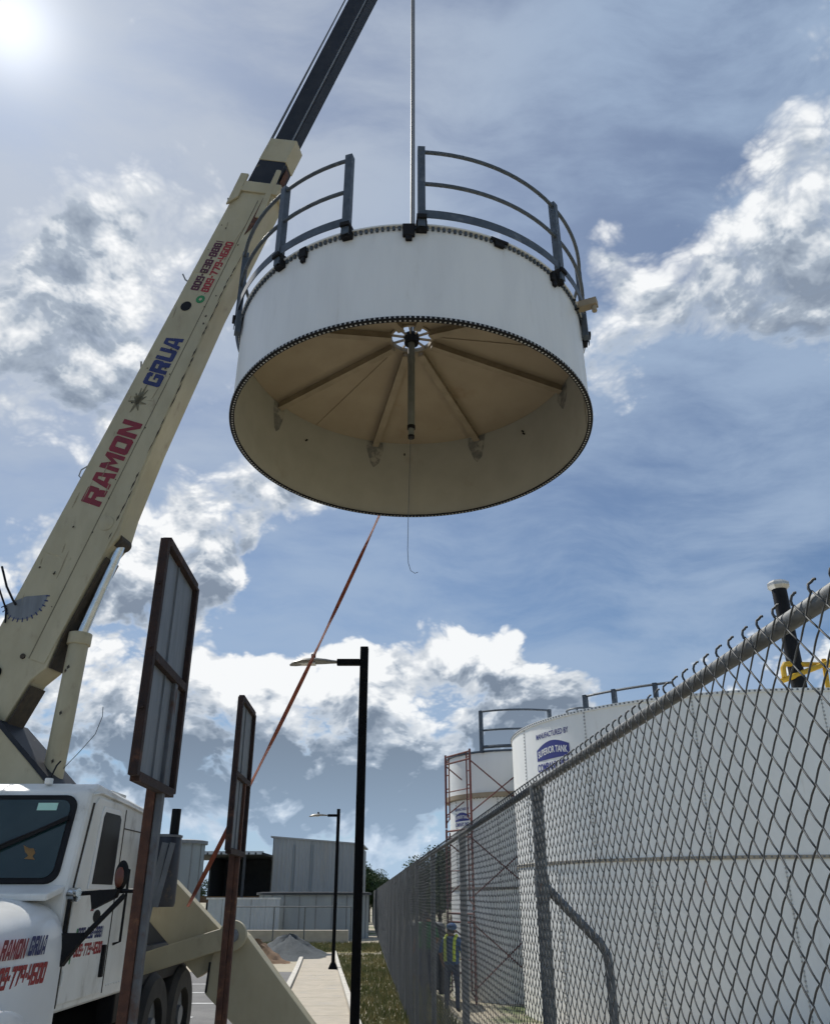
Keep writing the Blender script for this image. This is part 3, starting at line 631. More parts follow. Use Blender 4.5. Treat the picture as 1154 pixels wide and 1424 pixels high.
# stiffener fold plate on the lower half of the side, weld line and rusty crack along the edge
mb = MB(); mb.prism([bp(*p, W1 / 2 + .004) for p in ((-.25, .53), (6.5, .41), (6.5, .585), (4.5, .585), (2.5, .68), (1.4, .78), (-.25, .73))], BN, .010); mb.build('side_plate', 'boom', base, smooth=0, bevel=.003)
random.seed(3)
mb = MB(); x = 1.25
while x < 6.3:
    ln = random.uniform(.05, .22); pe = (.76 - .045 * (x - 1.3) if x < 4.6 else .60) - .022 + random.uniform(-.012, .008); wd = random.uniform(.006, .022)
    if random.random() < .8: mb.prism([bp(x, pe, W1 / 2 + .0105), bp(x + ln * .5, pe - wd * .6, W1 / 2 + .0105), bp(x + ln, pe + .004, W1 / 2 + .0105), bp(x + ln * .5, pe + wd * .6, W1 / 2 + .0105)], BN, .002)
    x += ln * .9
tag(mb.build('rust_streak', 'crack', base, smooth=0), kind='stuff')
mb = MB()
for _ in range(26):
    a, p = random.uniform(.2, 6.2), random.uniform(.05, .72); s_ = random.uniform(.006, .018)
    mb.prism([bp(a + s_ * math.cos(k * 1.05) * random.uniform(.6, 1.4), p * .78 + s_ * math.sin(k * 1.05) * random.uniform(.5, 1.1), W1 / 2 + .0115) for k in range(6)], BN, .002)
tag(mb.build('paint_chip', 'crack', base, smooth=0), kind='stuff')
mb = MB(); mb.prism([bp(1.05, .80), bp(.12, .755), bp(-.27, .785), bp(-.27, .80), bp(.12, .77), bp(1.05, .815)], BN, W1 - .03); mb.prism([bp(-.50, .675), bp(-1.3, .60), bp(-1.3, .615), bp(-.50, .69)], BN, W1 - .03); mb.build('dark_underside', 'crack', base, smooth=0)  # thin dark brown plates along the underside near the boom foot
mb = MB(); mb.prism([bp(-.25, .518, W1 / 2 + .004), bp(6.3, .402, W1 / 2 + .004), bp(6.3, .412, W1 / 2 + .004), bp(-.25, .532, W1 / 2 + .004)], BN, .012); mb.build('weld_line', 'fold', base, smooth=0)
mb = MB()
for _ in range(22):
    a, p, ln, wd = random.uniform(.1, 6.0), random.uniform(.05, .5), random.uniform(.06, .35), random.uniform(.003, .009); sk = random.uniform(-.02, .03)
    mb.prism([bp(a, p, W1 / 2 + .0030), bp(a + ln * .6, p + sk - wd, W1 / 2 + .0030), bp(a + ln, p + sk * 1.4, W1 / 2 + .0030), bp(a + ln * .4, p + sk * .5 + wd, W1 / 2 + .0030)], BN, .002)
tag(mb.build('scuff_mark', 'grime', base, smooth=0), kind='stuff')
for a in (.9, 3.05, 5.0):
    mb = MB(); mb.prism([bp(a, .005, W1 / 2 + .001), bp(a + .02, .005, W1 / 2 + .001), bp(a + .02, .40, W1 / 2 + .001), bp(a, .40, W1 / 2 + .001)], BN, .005); mb.build('weld_band', 'boom', base, smooth=0)
# collar at the head of the base section
mb = MB()
for off in (W1 / 2 + .02, -W1 / 2 - .02): mb.prism([bp(6.15, -.02, off), bp(6.72, -.04, off), bp(6.72, .08, off), bp(6.3, .1, off)], BN, .035)
mb.prism([bp(6.42, -.035), bp(6.60, -.035), bp(6.60, .64), bp(6.42, .64)], BN, W1 + .06)
mb.prism([bp(6.0, .50, W1 / 2 + .02), bp(6.85, .46, W1 / 2 + .02), bp(6.85, .53, W1 / 2 + .02), bp(6.0, .60, W1 / 2 + .02)], BN, .03)
mb.build('boom_collar', 'boom', base, smooth=0, bevel=.012)
mb = MB(); mb.prism([bp(5.7, .47, W1 / 2 + .016), bp(6.35, .47, W1 / 2 + .016), bp(6.3, .56, W1 / 2 + .016), bp(5.85, .54, W1 / 2 + .016)], BN, .006); mb.build('rust_patch', 'rust', base, smooth=0)
# second section: dark band below, beige band above
W2 = .25
mb = MB(); mb.prism([bp(5.6, .06), bp(7.05, .075), bp(7.05, .49), bp(5.6, .50)], BN, W2); mid = mb.build('boom_middle_section', 'boom_dark', truck, smooth=0, bevel=.012)
mb = MB(); mb.prism([bp(7.05, .07), bp(7.46, .08), bp(7.46, .50), bp(7.05, .50)], BN, W2 + .012); mb.build('boom_band', 'boom', mid, smooth=0, bevel=.012)
mb = MB(); mb.prism([bp(6.75, .505, .0), bp(7.0, .505, .0), bp(6.95, .512, 0), bp(6.8, .512, 0)], BN, .12); mb.build('rust_patch', 'rust', mid, smooth=0)
W3 = .20
mb = MB(); mb.prism([bp(6.8, .13), bp(13.3, .10), bp(13.3, .46), bp(6.8, .44)], BN, W3); tipS = mb.build('boom_tip_section', 'boom_dark', truck, smooth=0, bevel=.010)
mb = MB(); mb.tube([bp(7.3, .10, W3 / 2 + .01), bp(13.2, .05, W3 / 2 + .01)], .010, 6); mb.tube([bp(6.5, .0, .02), bp(13.2, -.0, .02)], .008, 6); mb.build('boom_rope', 'rope', tipS)
mb = MB(); mb.prism([bp(7.46, .40, W3 / 2 + .004), bp(13.2, .405, W3 / 2 + .004), bp(13.2, .425, W3 / 2 + .004), bp(7.46, .425, W3 / 2 + .004)], BN, .008); mb.build('weld_rib', 'steel', tipS, smooth=0)
mb = MB(); mb.cyl(bp(13.25, .25, -.13), bp(13.25, .25, .13), .24, 24); mb.build('head_sheave', 'steel', tipS)
# grab hooks on the upper edge
for a, L_ in ((1.95, .14), (6.2, .10), (4.85, .16), (3.45, .08)):
    mb = MB()
    if a == 1.95: mb.tube([bp(1.86, -.0, .1), bp(1.90, -.09, .1), bp(1.98, -.10, .1), bp(2.1, 0, .1)], .008, 6)
    else: mb.tube([bp(a, .02, .1), bp(a + .04, -L_ * .5, .1), bp(a + .12, -L_, .1)], .011, 6)
    mb.build('cable_guide', 'steel', base)
# lettering on the side of the boom
ez = W1 / 2 + .0035
lettering(base, 'RAMON', bp(1.58, .425, ez), BD, -BM, 1.14, .275, 'red', fat='block', shear=.05)
lettering(base, 'GRUA', bp(3.24, .385, ez), BD, -BM, .74, .255, 'blue', fat='block', shear=.05)
lettering(base, '809-838-8881', bp(4.72, .225, ez), BD, -BM, .84, .120, 'maroon', fat='block')
lettering(base, '809-779-4600', bp(4.72, .375, ez), BD, -BM, .84, .115, 'red_bright', fat='block')
def disc(c, ex, ey, r, n=20, sx=1, sy=1): return [Vector(c) + ex * (r * sx * math.cos(2 * PI * k / n)) + ey * (r * sy * math.sin(2 * PI * k / n)) for k in range(n)]
mb = MB(); mb.add(disc(bp(4.46, .17, ez), BD, BM, .075), [tuple(range(20))]); mb.build('round_emblem', 'black', base, smooth=0)
mb = MB(); mb.add(disc(bp(4.60, .32, ez), BD, BM, .062), [tuple(range(20))]); mb.build('round_emblem', 'green', base, smooth=0)
mb = MB(); mb.add(disc(bp(4.60, .32, ez + .001), BD, BM, .022), [tuple(range(20))]); mb.build('emblem_mark', 'boom', base, smooth=0)
# dark eagle-like smudge of an old sticker: irregular star of strokes
mb = MB()
for ang, ln in ((.05, .26), (.3, .20), (-.2, .20), (.7, .13), (-.6, .14), (2.6, .13), (3.3, .16), (-.9, .10), (1.6, .13), (4.6, .13)):
    c = bp(2.99, .20, ez); d = BD * math.cos(ang) + BM * math.sin(ang); e = BD * -math.sin(ang) + BM * math.cos(ang)
    mb.add([c - e * .028, c + d * ln - e * .006, c + d * ln + e * .006, c + e * .028], [(0, 1, 2, 3)])
mb.build('faded_sticker', 'fold', base, smooth=0)
# angle gauge plate with tick marks
mb = MB(); ctr = bp(.36, .10, ez); fan = [ctr]
for k in range(15): th = R_(100 + 10 * k - 70); fan.append(ctr + (BU * math.cos(R_(-160 + 11.5 * k)) + BZ * math.sin(R_(-160 + 11.5 * k))) * .27)
mb.add(fan, [(0, i, i + 1) for i in range(1, 15)]); gauge = mb.build('angle_gauge', 'sign_grey', base, smooth=0)
mb = MB()
for k in range(14):
    th = R_(-158 + 12 * k); d = BU * math.cos(th) + BZ * math.sin(th); e = BU * -math.sin(th) + BZ * math.cos(th); c = ctr + BN * .001
    mb.add([c + d * .25 - e * .007, c + d * .30 - e * .007, c + d * .30 + e * .007, c + d * .25 + e * .007], [(0, 1, 2, 3)])
tag(mb.build('gauge_tick', 'blue', gauge, smooth=0), kind='stuff')
mb = MB(); mb.tube([bp(.60, -.42, .12), bp(.40, -.20, .15), bp(.28, -.02, .17), bp(.24, .05, .175)], .013, 6); mb.tube([bp(.46, -.42, .12), bp(.30, -.22, .15), bp(.16, -.04, .17), bp(.02, .04, .175)], .011, 6); mb.build('hydraulic_hose', 'black', base)
mb = MB(); mb.cyl(bp(-.5, .22, W1 / 2 - .01), bp(-.5, .22, W1 / 2 + .03), .07, 18); mb.build('boom_pin', 'black', base)
for a, p in ((-.25, .44), (1.42, .62)):
    mb = MB(); mb.cyl(bp(a, p, W1 / 2), bp(a, p, W1 / 2 + .016), .03 if a < 0 else .09, 18); mb.build('pin_cap', 'crack' if a < 0 else 'boom', base, bevel=.003)
# lift cylinder
c0, c1, c2 = BO + BU * 1.0 + BZ * 2.35, BO + BU * 1.045 + BZ * 4.30, bp(1.28, .80)
mb = MB(); dv = (c1 - c0).normalized(); mb.cyl(c0, c1, .105, 24); mb.cyl(c1 - dv * .10, c1 + dv * .03, .125, 24); cyl = mb.build('lift_cylinder', 'boom', truck, bevel=.008)
mb = MB(); mb.cyl(c1, c2, .062, 20); mb.build('cylinder_rod', 'chrome', cyl)
mb = MB(); mb.cyl(c2 - BN * .11, c2 + BN * .11, .075, 18); mb.build('rod_eye', 'crack', cyl)
mb = MB()
for k, (t_, w_) in enumerate(((.78, .02), (.80, .03), (.55, .025), (.3, .02))):
    p = c0.lerp(c1, t_) + BN * .1055 + BU * (.02 * (k - 1.5)); mb.add([p, p + BU * w_ + BZ * .02, p + BU * w_ * .5 + BZ * .05 , p - BU * .01 + BZ * .03], [(0, 1, 2, 3)])
tag(mb.build('paint_chip', 'crack', cyl, smooth=0), kind='stuff')
# thin antenna wire curving out from the cylinder foot
mb = MB(); p = c0.lerp(c1, .28); mb.tube([p + BU * .1, p + BU * .25 + BZ * .16, p + BU * .40 + BZ * .34, p + BU * .45 + BZ * .52, p + BU * .44 + BZ * .62], .004, 5); mb.build('antenna_wire', 'rope', cyl)
# turret: two cheek plates and pedestal
def tp(s_, z): return BO + BU * s_ + BZ * z
mb = MB()
for off in (.20, -.20): mb.prism([tp(-.25, 3.62) + BN * off, tp(.32, 3.50) + BN * off, tp(.47, 3.30) + BN * off, tp(1.22, 2.62) + BN * off, tp(1.22, 1.75) + BN * off, tp(-.55, 1.75) + BN * off, tp(-.55, 3.3) + BN * off], BN, .06)
mb.prism([tp(-.5, 1.7), tp(1.2, 1.7), tp(1.2, 2.3), tp(-.5, 2.3)], BN, .40)
mb.build('turret', 'boom', truck, smooth=0, bevel=.015)
mb = MB(); mb.beam(tp(.43, 3.33) + BZ * .025, tp(1.24, 2.63) + BZ * .025, .5, .05); mb.build('turret_edge_plate', 'boom_dark', truck, smooth=0)
mb = MB(); mb.cyl((-3.9, 9.2, 1.25), (-3.9, 9.2, 1.75), .62, 36); mb.cyl((-3.9, 9.2, 1.60), (-3.9, 9.2, 1.70), .70, 36); mb.build('slew_ring', 'boom_dark', truck)

# --- chassis, deck and wheels
mb = MB(); mb.box((XC, 7.9, .82), (.95, 6.2, .26)); mb.box((XC, 10.0, 1.06), (2.2, 2.3, .30)); mb.box((XC, 9.6, .8), (2.1, 1.3, .5)); mb.build('chassis', 'black', truck, smooth=0, bevel=.015)
mb = MB(); mb.box((XC, 10.1, 1.235), (2.25, 2.3, .05)); mb.build('deck', 'shed_dark', truck, smooth=0)
def wheel(c, r, w, dual=False):
    mb = MB()
    n = 36; prof = [(r * .55, -w / 2), (r * .9, -w / 2), (r, -w * .32), (r, w * .32), (r * .9, w / 2), (r * .55, w / 2)]
    vs = []; fs = []; m = len(prof)
    for i in range(n):
        a = 2 * PI * i / n
        for rr, x in prof: vs.append((c[0] + x, c[1] + rr * math.cos(a), c[2] + rr * math.sin(a)))
    for i in range(n):
        for q in range(m): fs.append((i * m + q, ((i + 1) % n) * m + q, ((i + 1) % n) * m + (q + 1) % m, i * m + (q + 1) % m))
    mb.add(vs, fs); ty = mb.build('wheel', 'rubber', truck)
    mb = MB(); mb.cyl((c[0] - w * .25, c[1], c[2]), (c[0] + w * .25, c[1], c[2]), r * .56, 24); mb.cyl((c[0] - w * .1, c[1], c[2]), (c[0] + w * .45, c[1], c[2]), r * .2, 16); mb.build('rim', 'sign_grey', ty)
for y in (5.75, 9.75, 10.85):
    for x in (-2.78, -4.82): wheel((x, y, .50), .50, .30)
# --- cab
def yz(pts, x): return [(x, y, z) for y, z in pts]
cabp = [(6.98, .92), (8.80, .92), (8.80, 2.40), (8.66, 2.50), (7.32, 2.575), (7.14, 2.50), (6.93, 1.74)]
mb = MB(); mb.prism(yz(cabp, XC), (1, 0, 0), XS - XR); cab = mb.build('cab', 'cab_white', truck, bevel=.045, bseg=3)
mb = MB(); mb.box((XS - .30, 7.95, 2.555), (.5, .4, .03)); mb.box((XC, 7.6, 2.59), (1.6, .06, .03)); mb.cyl((XS - .42, 7.25, 2.56), (XS - .42, 7.25, 2.61), .035, 10); mb.build('roof_trim', 'cab_white', cab, bevel=.01)
mb = MB(); mb.cyl((XS - .42, 7.25, 2.60), (XS - .42, 7.25, 2.62), .02, 8); mb.tube([(XS - .42, 7.26, 2.6), (XS - .40, 7.30, 2.72), (XS - .38, 7.32, 2.76)], .007, 6); mb.build('roof_antenna', 'black', cab)
# rear cab seam
mb = MB(); mb.box((XS + .001, 8.05, 1.70), (.010, .010, 1.46)); mb.box((XS + .001, 8.42, 2.27), (.010, .74, .008)); mb.build('panel_seam', 'crack', cab, smooth=0)
mb = MB(); mb.tube([(XS + .004, 7.16, 2.47), (XS + .012, 7.32, 2.50), (XS + .012, 8.0, 2.475), (XS + .006, 8.7, 2.44)], .010, 6); mb.build('drip_rail', 'cab_white', cab)
for z in (1.15, 1.62): mb = MB(); mb.cyl((XS + .016, 7.055, z - .05), (XS + .016, 7.055, z + .05), .012, 8); mb.build('door_hinge', 'cab_white', cab)
mb = MB(); mb.tube([(XS + .0, 8.18, 1.95), (XS + .06, 8.18, 1.93), (XS + .06, 8.18, 1.35), (XS + .0, 8.18, 1.33)], .012, 8); mb.build('grab_handle', 'black', cab)
for k in range(9): mb = MB(); mb.cyl((XS + .0, 8.14 + .07 * k, 1.02), (XS + .006, 8.14 + .07 * k, 1.02), .008, 6); mb.build('rivet', 'cab_white', cab)
# windscreen on the raked front
wa, wb = Vector((0, 7.14, 2.50)), Vector((0, 6.93, 1.74)); wd = (wb - wa).normalized(); wn = Vector((0, wd.z, -wd.y)); 
if wn.y > 0: wn = -wn
def wp(x, t, o): p = wa + wd * t + wn * o; return Vector((x, p.y, p.z))
def roundrect(x0, x1, t0, t1, r, o, f):
    pts = []
    for cx, ct, a0 in ((x1 - r, t0 + r, 0), (x0 + r, t0 + r, 1), (x0 + r, t1 - r, 2), (x1 - r, t1 - r, 3)):
        for k in range(6):
            a = PI / 2 * (a0 + k / 5); pts.append(f(cx + r * math.cos(a), ct - r * math.sin(a), o))
    return pts
mb = MB(); mb.prism(roundrect(XR + .12, XS - .09, .045, .735, .10, .006, wp), wn, .03); mb.build('windscreen_gasket', 'black', cab, smooth=0, bevel=.006)
mb = MB(); mb.prism(roundrect(XR + .16, XS - .135, .088, .695, .08, .020, wp), wn, .012); ws = mb.build('windscreen', 'glass', cab, smooth=0)
mb = MB(); mb.prism([wp(XS - .40, .115, .029), wp(XS - .24, .115, .029), wp(XS - .24, .175, .029), wp(XS - .40, .175, .029)], wn, .002); mb.build('permit_sticker', 'mint', ws, smooth=0)
mb = MB(); mb.prism([wp(XS - .42, .45, .029), wp(XS - .37, .475, .029), wp(XS - .335, .475, .029), wp(XS - .31, .51, .029), wp(XS - .325, .535, .029), wp(XS - .30, .56, .029), wp(XS - .385, .555, .029), wp(XS - .36, .53, .029), wp(XS - .395, .50, .029)], wn, .002); mb.build('bird_sticker', 'gold', ws, smooth=0)
mb = MB(); mb.tube([wp(XS - 1.05, .76, .05), wp(XS - .78, .55, .06), wp(XS - .16, .26, .05)], [.014, .012, .008], 6); mb.beam(wp(XS - .72, .54, .045), wp(XS - .12, .24, .045), .02, .03); mb.tube([wp(XS - 1.05, .76, .05), wp(XS - .80, .57, .055)], .012, 6); mb.build('wiper', 'black', ws)
# sun-facing cowl below the glass
mb = MB(); mb.prism([(XS - .02, 6.93, 1.76), (XR + .02, 6.93, 1.76), (XR + .05, 6.70, 1.70), (XS - .05, 6.70, 1.70)], (0, 0, 1), .05); mb.build('cowl', 'cab_white', cab, smooth=0, bevel=.015)
# door
mb = MB(); mb.prism(yz([(7.05, .98), (7.98, .98), (7.98, 2.40), (7.90, 2.46), (7.30, 2.46), (7.22, 2.40), (7.05, 1.78)], XS + .006), (1, 0, 0), .022); door = mb.build('door', 'cab_white', truck, smooth=0, bevel=.008)
mb = MB(); mb.prism(yz([(7.30, 1.76), (7.90, 1.76), (7.90, 2.36), (7.85, 2.40), (7.42, 2.40), (7.38, 2.34)], XS + .020), (1, 0, 0), .012); mb.build('window_frame', 'cab_white_clean', door, smooth=0, bevel=.004)
mb = MB(); mb.prism(yz([(7.37, 1.80), (7.86, 1.80), (7.86, 2.33), (7.82, 2.36), (7.46, 2.36), (7.43, 2.32)], XS + .028), (1, 0, 0), .006); mb.build('side_window', 'glass_dark', door, smooth=0)
mb = MB(); mb.prism(yz([(7.035, .96), (7.05, .96), (7.05, 1.78), (7.225, 2.41), (7.20, 2.41), (7.035, 1.78)], XS + .004), (1, 0, 0), .012); mb.build('door_seal', 'crack', door, smooth=0)
mb = MB(); mb.box((XS + .03, 7.88, 1.22), (.03, .05, .24)); mb.build('door_handle', 'black', door, smooth=0, bevel=.006)
EX, EY = (0, 1, 0), (0, 0, 1)
lettering(door, '809-838-8881', (XS + .0185, 7.24, 1.40), EX, EY, .58, .085, 'blue', fat='block', shear=.2)
lettering(door, '809-779-4600', (XS + .0185, 7.22, 1.28), EX, EY, .62, .09, 'red_bright', fat='block', shear=.2)
emb = MB(); e3 = lambda y, z: (XS + .0185, y, z)
emb.cur = 0; emb.add([e3(7.62 + .09 * math.cos(k * PI / 7), 1.56 + .05 * math.sin(k * PI / 7)) for k in range(14)], [tuple(range(14))])
emb.cur = 1; emb.add([e3(7.45, 1.60), e3(7.52, 1.60), e3(7.68, 1.80), e3(7.64, 1.83)], [(0, 1, 2, 3)]); emb.add([e3(7.50, 1.95), e3(7.53, 1.97), e3(7.70, 1.78), e3(7.67, 1.76)], [(0, 1, 2, 3)])
emb.cur = 2; emb.add([e3(7.45, 1.64), e3(7.72, 1.64), e3(7.70, 1.70), e3(7.48, 1.70)], [(0, 1, 2, 3)])
emb.cur = 3; emb.add([e3(7.20, 1.36), e3(7.235, 1.36), e3(7.25, 1.48), e3(7.22, 1.48)], [(0, 1, 2, 3)]); emb.add([e3(7.15, 1.24), e3(7.175, 1.24), e3(7.19, 1.38), e3(7.165, 1.38)], [(0, 1, 2, 3)])
emb.build('door_emblem', ['black', 'red', 'blue', 'green'], door, smooth=0)
# mirrors and their black brackets
mb = MB(); mb.tube([(XS + .02, 6.98, 1.72), (XS + .10, 7.02, 1.73), (XS + .30, 7.10, 1.745), (XS + .52, 7.10, 1.75)], .016, 8)
mb.tube([(XS + .03, 6.90, 1.25), (XS + .20, 7.0, 1.48), (XS + .40, 7.08, 1.72)], .020, 8); mb.tube([(XS + .02, 6.96, 1.72), (XS + .02, 6.93, 1.0)], .014, 8)
mb.prism([(XS + .03, 6.92, 1.46), (XS + .03, 6.92, 1.25), (XS + .06, 6.92, 1.24), (XS + .17, 6.98, 1.43), (XS + .16, 6.98, 1.46)], (.2, 1, 0), .05)
mb.prism([(XS + .16, 7.02, 1.74), (XS + .19, 7.02, 1.62), (XS + .34, 7.06, 1.70), (XS + .36, 7.06, 1.76)], (.2, 1, 0), .05)
mirror = mb.build('mirror_bracket', 'black', truck)
def blob(mb, c, r, n=14, m=10):
    vs = []; fs = []
    for j in range(m + 1):
        th = PI * j / m
        for i in range(n): a = 2 * PI * i / n; vs.append((c[0] + r[0] * math.sin(th) * math.cos(a), c[1] + r[1] * math.sin(th) * math.sin(a), c[2] + r[2] * math.cos(th)))
    for j in range(m):
        for i in range(n): fs.append((j * n + i, (j + 1) * n + i, (j + 1) * n + (i + 1) % n, j * n + (i + 1) % n))
    return mb.add(vs, fs)
mb = MB(); blob(mb, (XS + .34, 7.12, 1.86), (.055, .04, .11)); mb.build('mirror', 'black', mirror)
mb = MB(); blob(mb, (XS + .335, 7.085, 1.845), (.036, .03, .075)); mb.build('turn_lamp', 'amber', mirror)
mb = MB(); mb.cyl((XS + .01, 6.99, 1.72), (XS + .07, 6.97, 1.72), .05, 14); mb.cyl((XS + .05, 6.96, 1.735), (XS + .09, 6.94, 1.735), .03, 12); mb.build('grab_lamp', 'chrome', mirror)
# hood: loft of rounded sections
def section(y, hw, top, bot, e=4.0, n=28):
    pts = []
    for k in range(n + 1):
        a = PI * k / n; c_, s_ = math.cos(a), math.sin(a)
        pts.append((XC + hw * math.copysign(abs(c_) ** (2 / e), c_), y, bot + (top - bot) * abs(s_) ** (2 / e)))
    return pts
secs = [section(4.85, .98, 1.36, .62, 5), section(4.95, 1.04, 1.48, .60, 5), section(5.6, 1.12, 1.60, .62, 5.5), section(6.3, 1.18, 1.675, .70, 6), section(6.78, 1.21, 1.71, .78, 6.5), section(6.92, 1.20, 1.70, .80, 6.5)]
mb = MB(); n = 29; vs = [p for s_ in secs for p in s_]; fs = [(j * n + i, j * n + i + 1, (j + 1) * n + i + 1, (j + 1) * n + i) for j in range(len(secs) - 1) for i in range(n - 1)]
fs.append(tuple(range(n))); fs.append(tuple((len(secs) - 1) * n + i for i in range(n))[::-1]); mb.add(vs, fs)
hood = mb.build('hood', 'cab_white_clean', truck, smooth=50)
mb = MB(); mb.box((XC, 6.5, 1.735), (.9, .7, .03)); mb.box((XC, 4.84, 1.02), (1.3, .06, .6)); mb.build('hood_scoop', 'cab_white_clean', hood, bevel=.012)
for xs_ in (1, -1):                                   # fenders
    mb = MB(); x0 = XC + xs_ * 1.08; x1 = XC + xs_ * 1.36; k = 18; vs = []
    for i in range(k + 1):
        a = PI * (.02 + .96 * i / k); y, z = 5.75 + .72 * math.cos(a), .46 + .60 * math.sin(a)
        vs += [(x0, y, z + .03), (x1 - xs_ * .03, y, z + .02), (x1, y, z - .03), (x1, y, z - .10), (x1 - xs_ * .02, y, z - .10), (x0, y, z - .02)]
    fs = []
    for i in range(k):
        for q in range(6): fs.append((i * 6 + q, i * 6 + (q + 1) % 6, (i + 1) * 6 + (q + 1) % 6, (i + 1) * 6 + q))
    mb.add(vs, fs); mb.build('fender', 'cab_white_clean', truck, smooth=50)
mb = MB(); mb.box((XC, 4.72, .62), (2.3, .14, .28)); mb.build('bumper', 'chrome', truck, bevel=.03)
hx = XC + 1.165
def hp(y, z):                                         # a point just outside the hood side
    t = (y - 5.6) / 1.2; hw = 1.12 + .09 * t; return (XC + hw + .004, y, z)
def hwarp(y0, z0): return lambda a, b: hp(y0 + a, z0 + b)
lettering(hood, 'RAMON', None, EX, EY, .32, .12, 'red', fat='block', shear=.25, warp=hwarp(5.98, 1.33))
lettering(hood, 'GRUA', None, EX, EY, .24, .12, 'blue', fat='block', shear=.25, warp=hwarp(6.34, 1.34))
lettering(hood, '809-779-4600', None, EX, EY, .70, .13, 'red_bright', fat='block', shear=.25, warp=hwarp(5.93, 1.16))
# exhaust drum behind the cab
mb = MB(); mb.lathe((-2.44, 8.72, 1.62), [(0, 0), (.14, 0), (.15, .03), (.15, .60), (.135, .64), (0, .64)], n=28); drum = mb.build('exhaust_drum', 'muffler', truck)
mb = MB(); mb.tube([(-2.37, 8.72, 2.24), (-2.37, 8.72, 2.50)], .045, 14); mb.build('exhaust_stack', 'black', drum)
mb = MB(); mb.lathe((-2.44, 8.72, 2.235), [(.13, 0), (.155, 0), (.155, .02), (.13, .02)], n=28); mb.beam((-2.40, 8.565, 2.18), (-2.50, 8.55, 1.42), .06, .012, up=(0, 1, 0)); mb.beam((-2.33, 8.57, 2.18), (-2.42, 8.55, 1.62), .05, .012, up=(0, 1, 0)); mb.build('drum_strap', 'steel', drum, smooth=0)
# outrigger with brace arm on the near side
def op(pts, y): return [(x, y, z) for x, z in pts]
mb = MB(); mb.prism(op([(-2.78, 1.60), (-2.46, 1.87), (-1.86, 1.345), (-1.97, 1.09), (-2.12, .985)], 9.32), (0, 1, 0), .20); orig = mb.build('outrigger_beam', 'boom', truck, smooth=0, bevel=.012)
mb = MB(); mb.prism(op([(-2.0, 1.12), (-1.93, 1.40), (-1.80, 1.46), (-1.66, 1.36), (-1.02, .652), (-.62, .22), (-1.25, .10), (-1.72, .60), (-2.02, .86)], 9.30), (0, 1, 0), .26); outer = mb.build('outrigger_leg', 'boom', truck, smooth=0, bevel=.012)
mb = MB(); mb.prism(op([(-2.005, 1.13), (-1.985, 1.13), (-2.0, .87), (-2.02, .87)], 9.16), (0, 1, 0), .012); mb.build('gap_line', 'black', outer, smooth=0)
mb = MB(); mb.box((-.95, 9.3, .05), (.62, .5, .10)); mb.build('outrigger_foot', 'boom_dark', truck, smooth=0, bevel=.015)
mb = MB(); mb.beam((-2.80, 9.08, 1.07), (-1.80, 9.08, 1.355), .05, .19, up=(0, 0, 1)); brace = mb.build('brace_arm', 'boom', truck, smooth=0, bevel=.012)
mb = MB(); mb.cyl((-1.78, 9.04, 1.365), (-1.78, 9.13, 1.365), .135, 24); mb.build('brace_eye', 'boom', brace, bevel=.006)
mb = MB(); mb.cyl((-1.775, 8.99, 1.365), (-1.775, 9.05, 1.365), .062, 20); mb.build('brace_pin', 'sign_grey', brace, bevel=.008)
mb = MB(); mb.box((-2.73, 9.2, 1.14), (.09, .2, .74)); mb.build('brace_post', 'boom', truck, smooth=0, bevel=.01)
mb = MB(); mb.prism([(-2.45, 10.5, 1.16), (-2.25, 10.9, 1.02), (-2.25, 11.5, 1.02), (-2.45, 11.5, 1.16), (-2.75, 11.5, 1.16), (-2.75, 10.5, 1.16)], (0, 0, 1), .04); mb.build('rear_fender', 'steel', truck, smooth=0, bevel=.01)
mb = MB(); mb.box((-3.05, 9.85, 1.42), (.62, .75, .44)); mb.box((-2.95, 10.6, 1.40), (.5, .5, .36)); mb.cyl((-3.3, 10.6, 1.62), (-2.78, 10.6, 1.62), .16, 18); mb.build('winch_box', 'black', truck, smooth=0, bevel=.02)
mb = MB(); mb.box((-2.80, 8.98, .98), (.16, .62, .62)); mb.build('tool_locker', 'black', truck, smooth=0, bevel=.015)

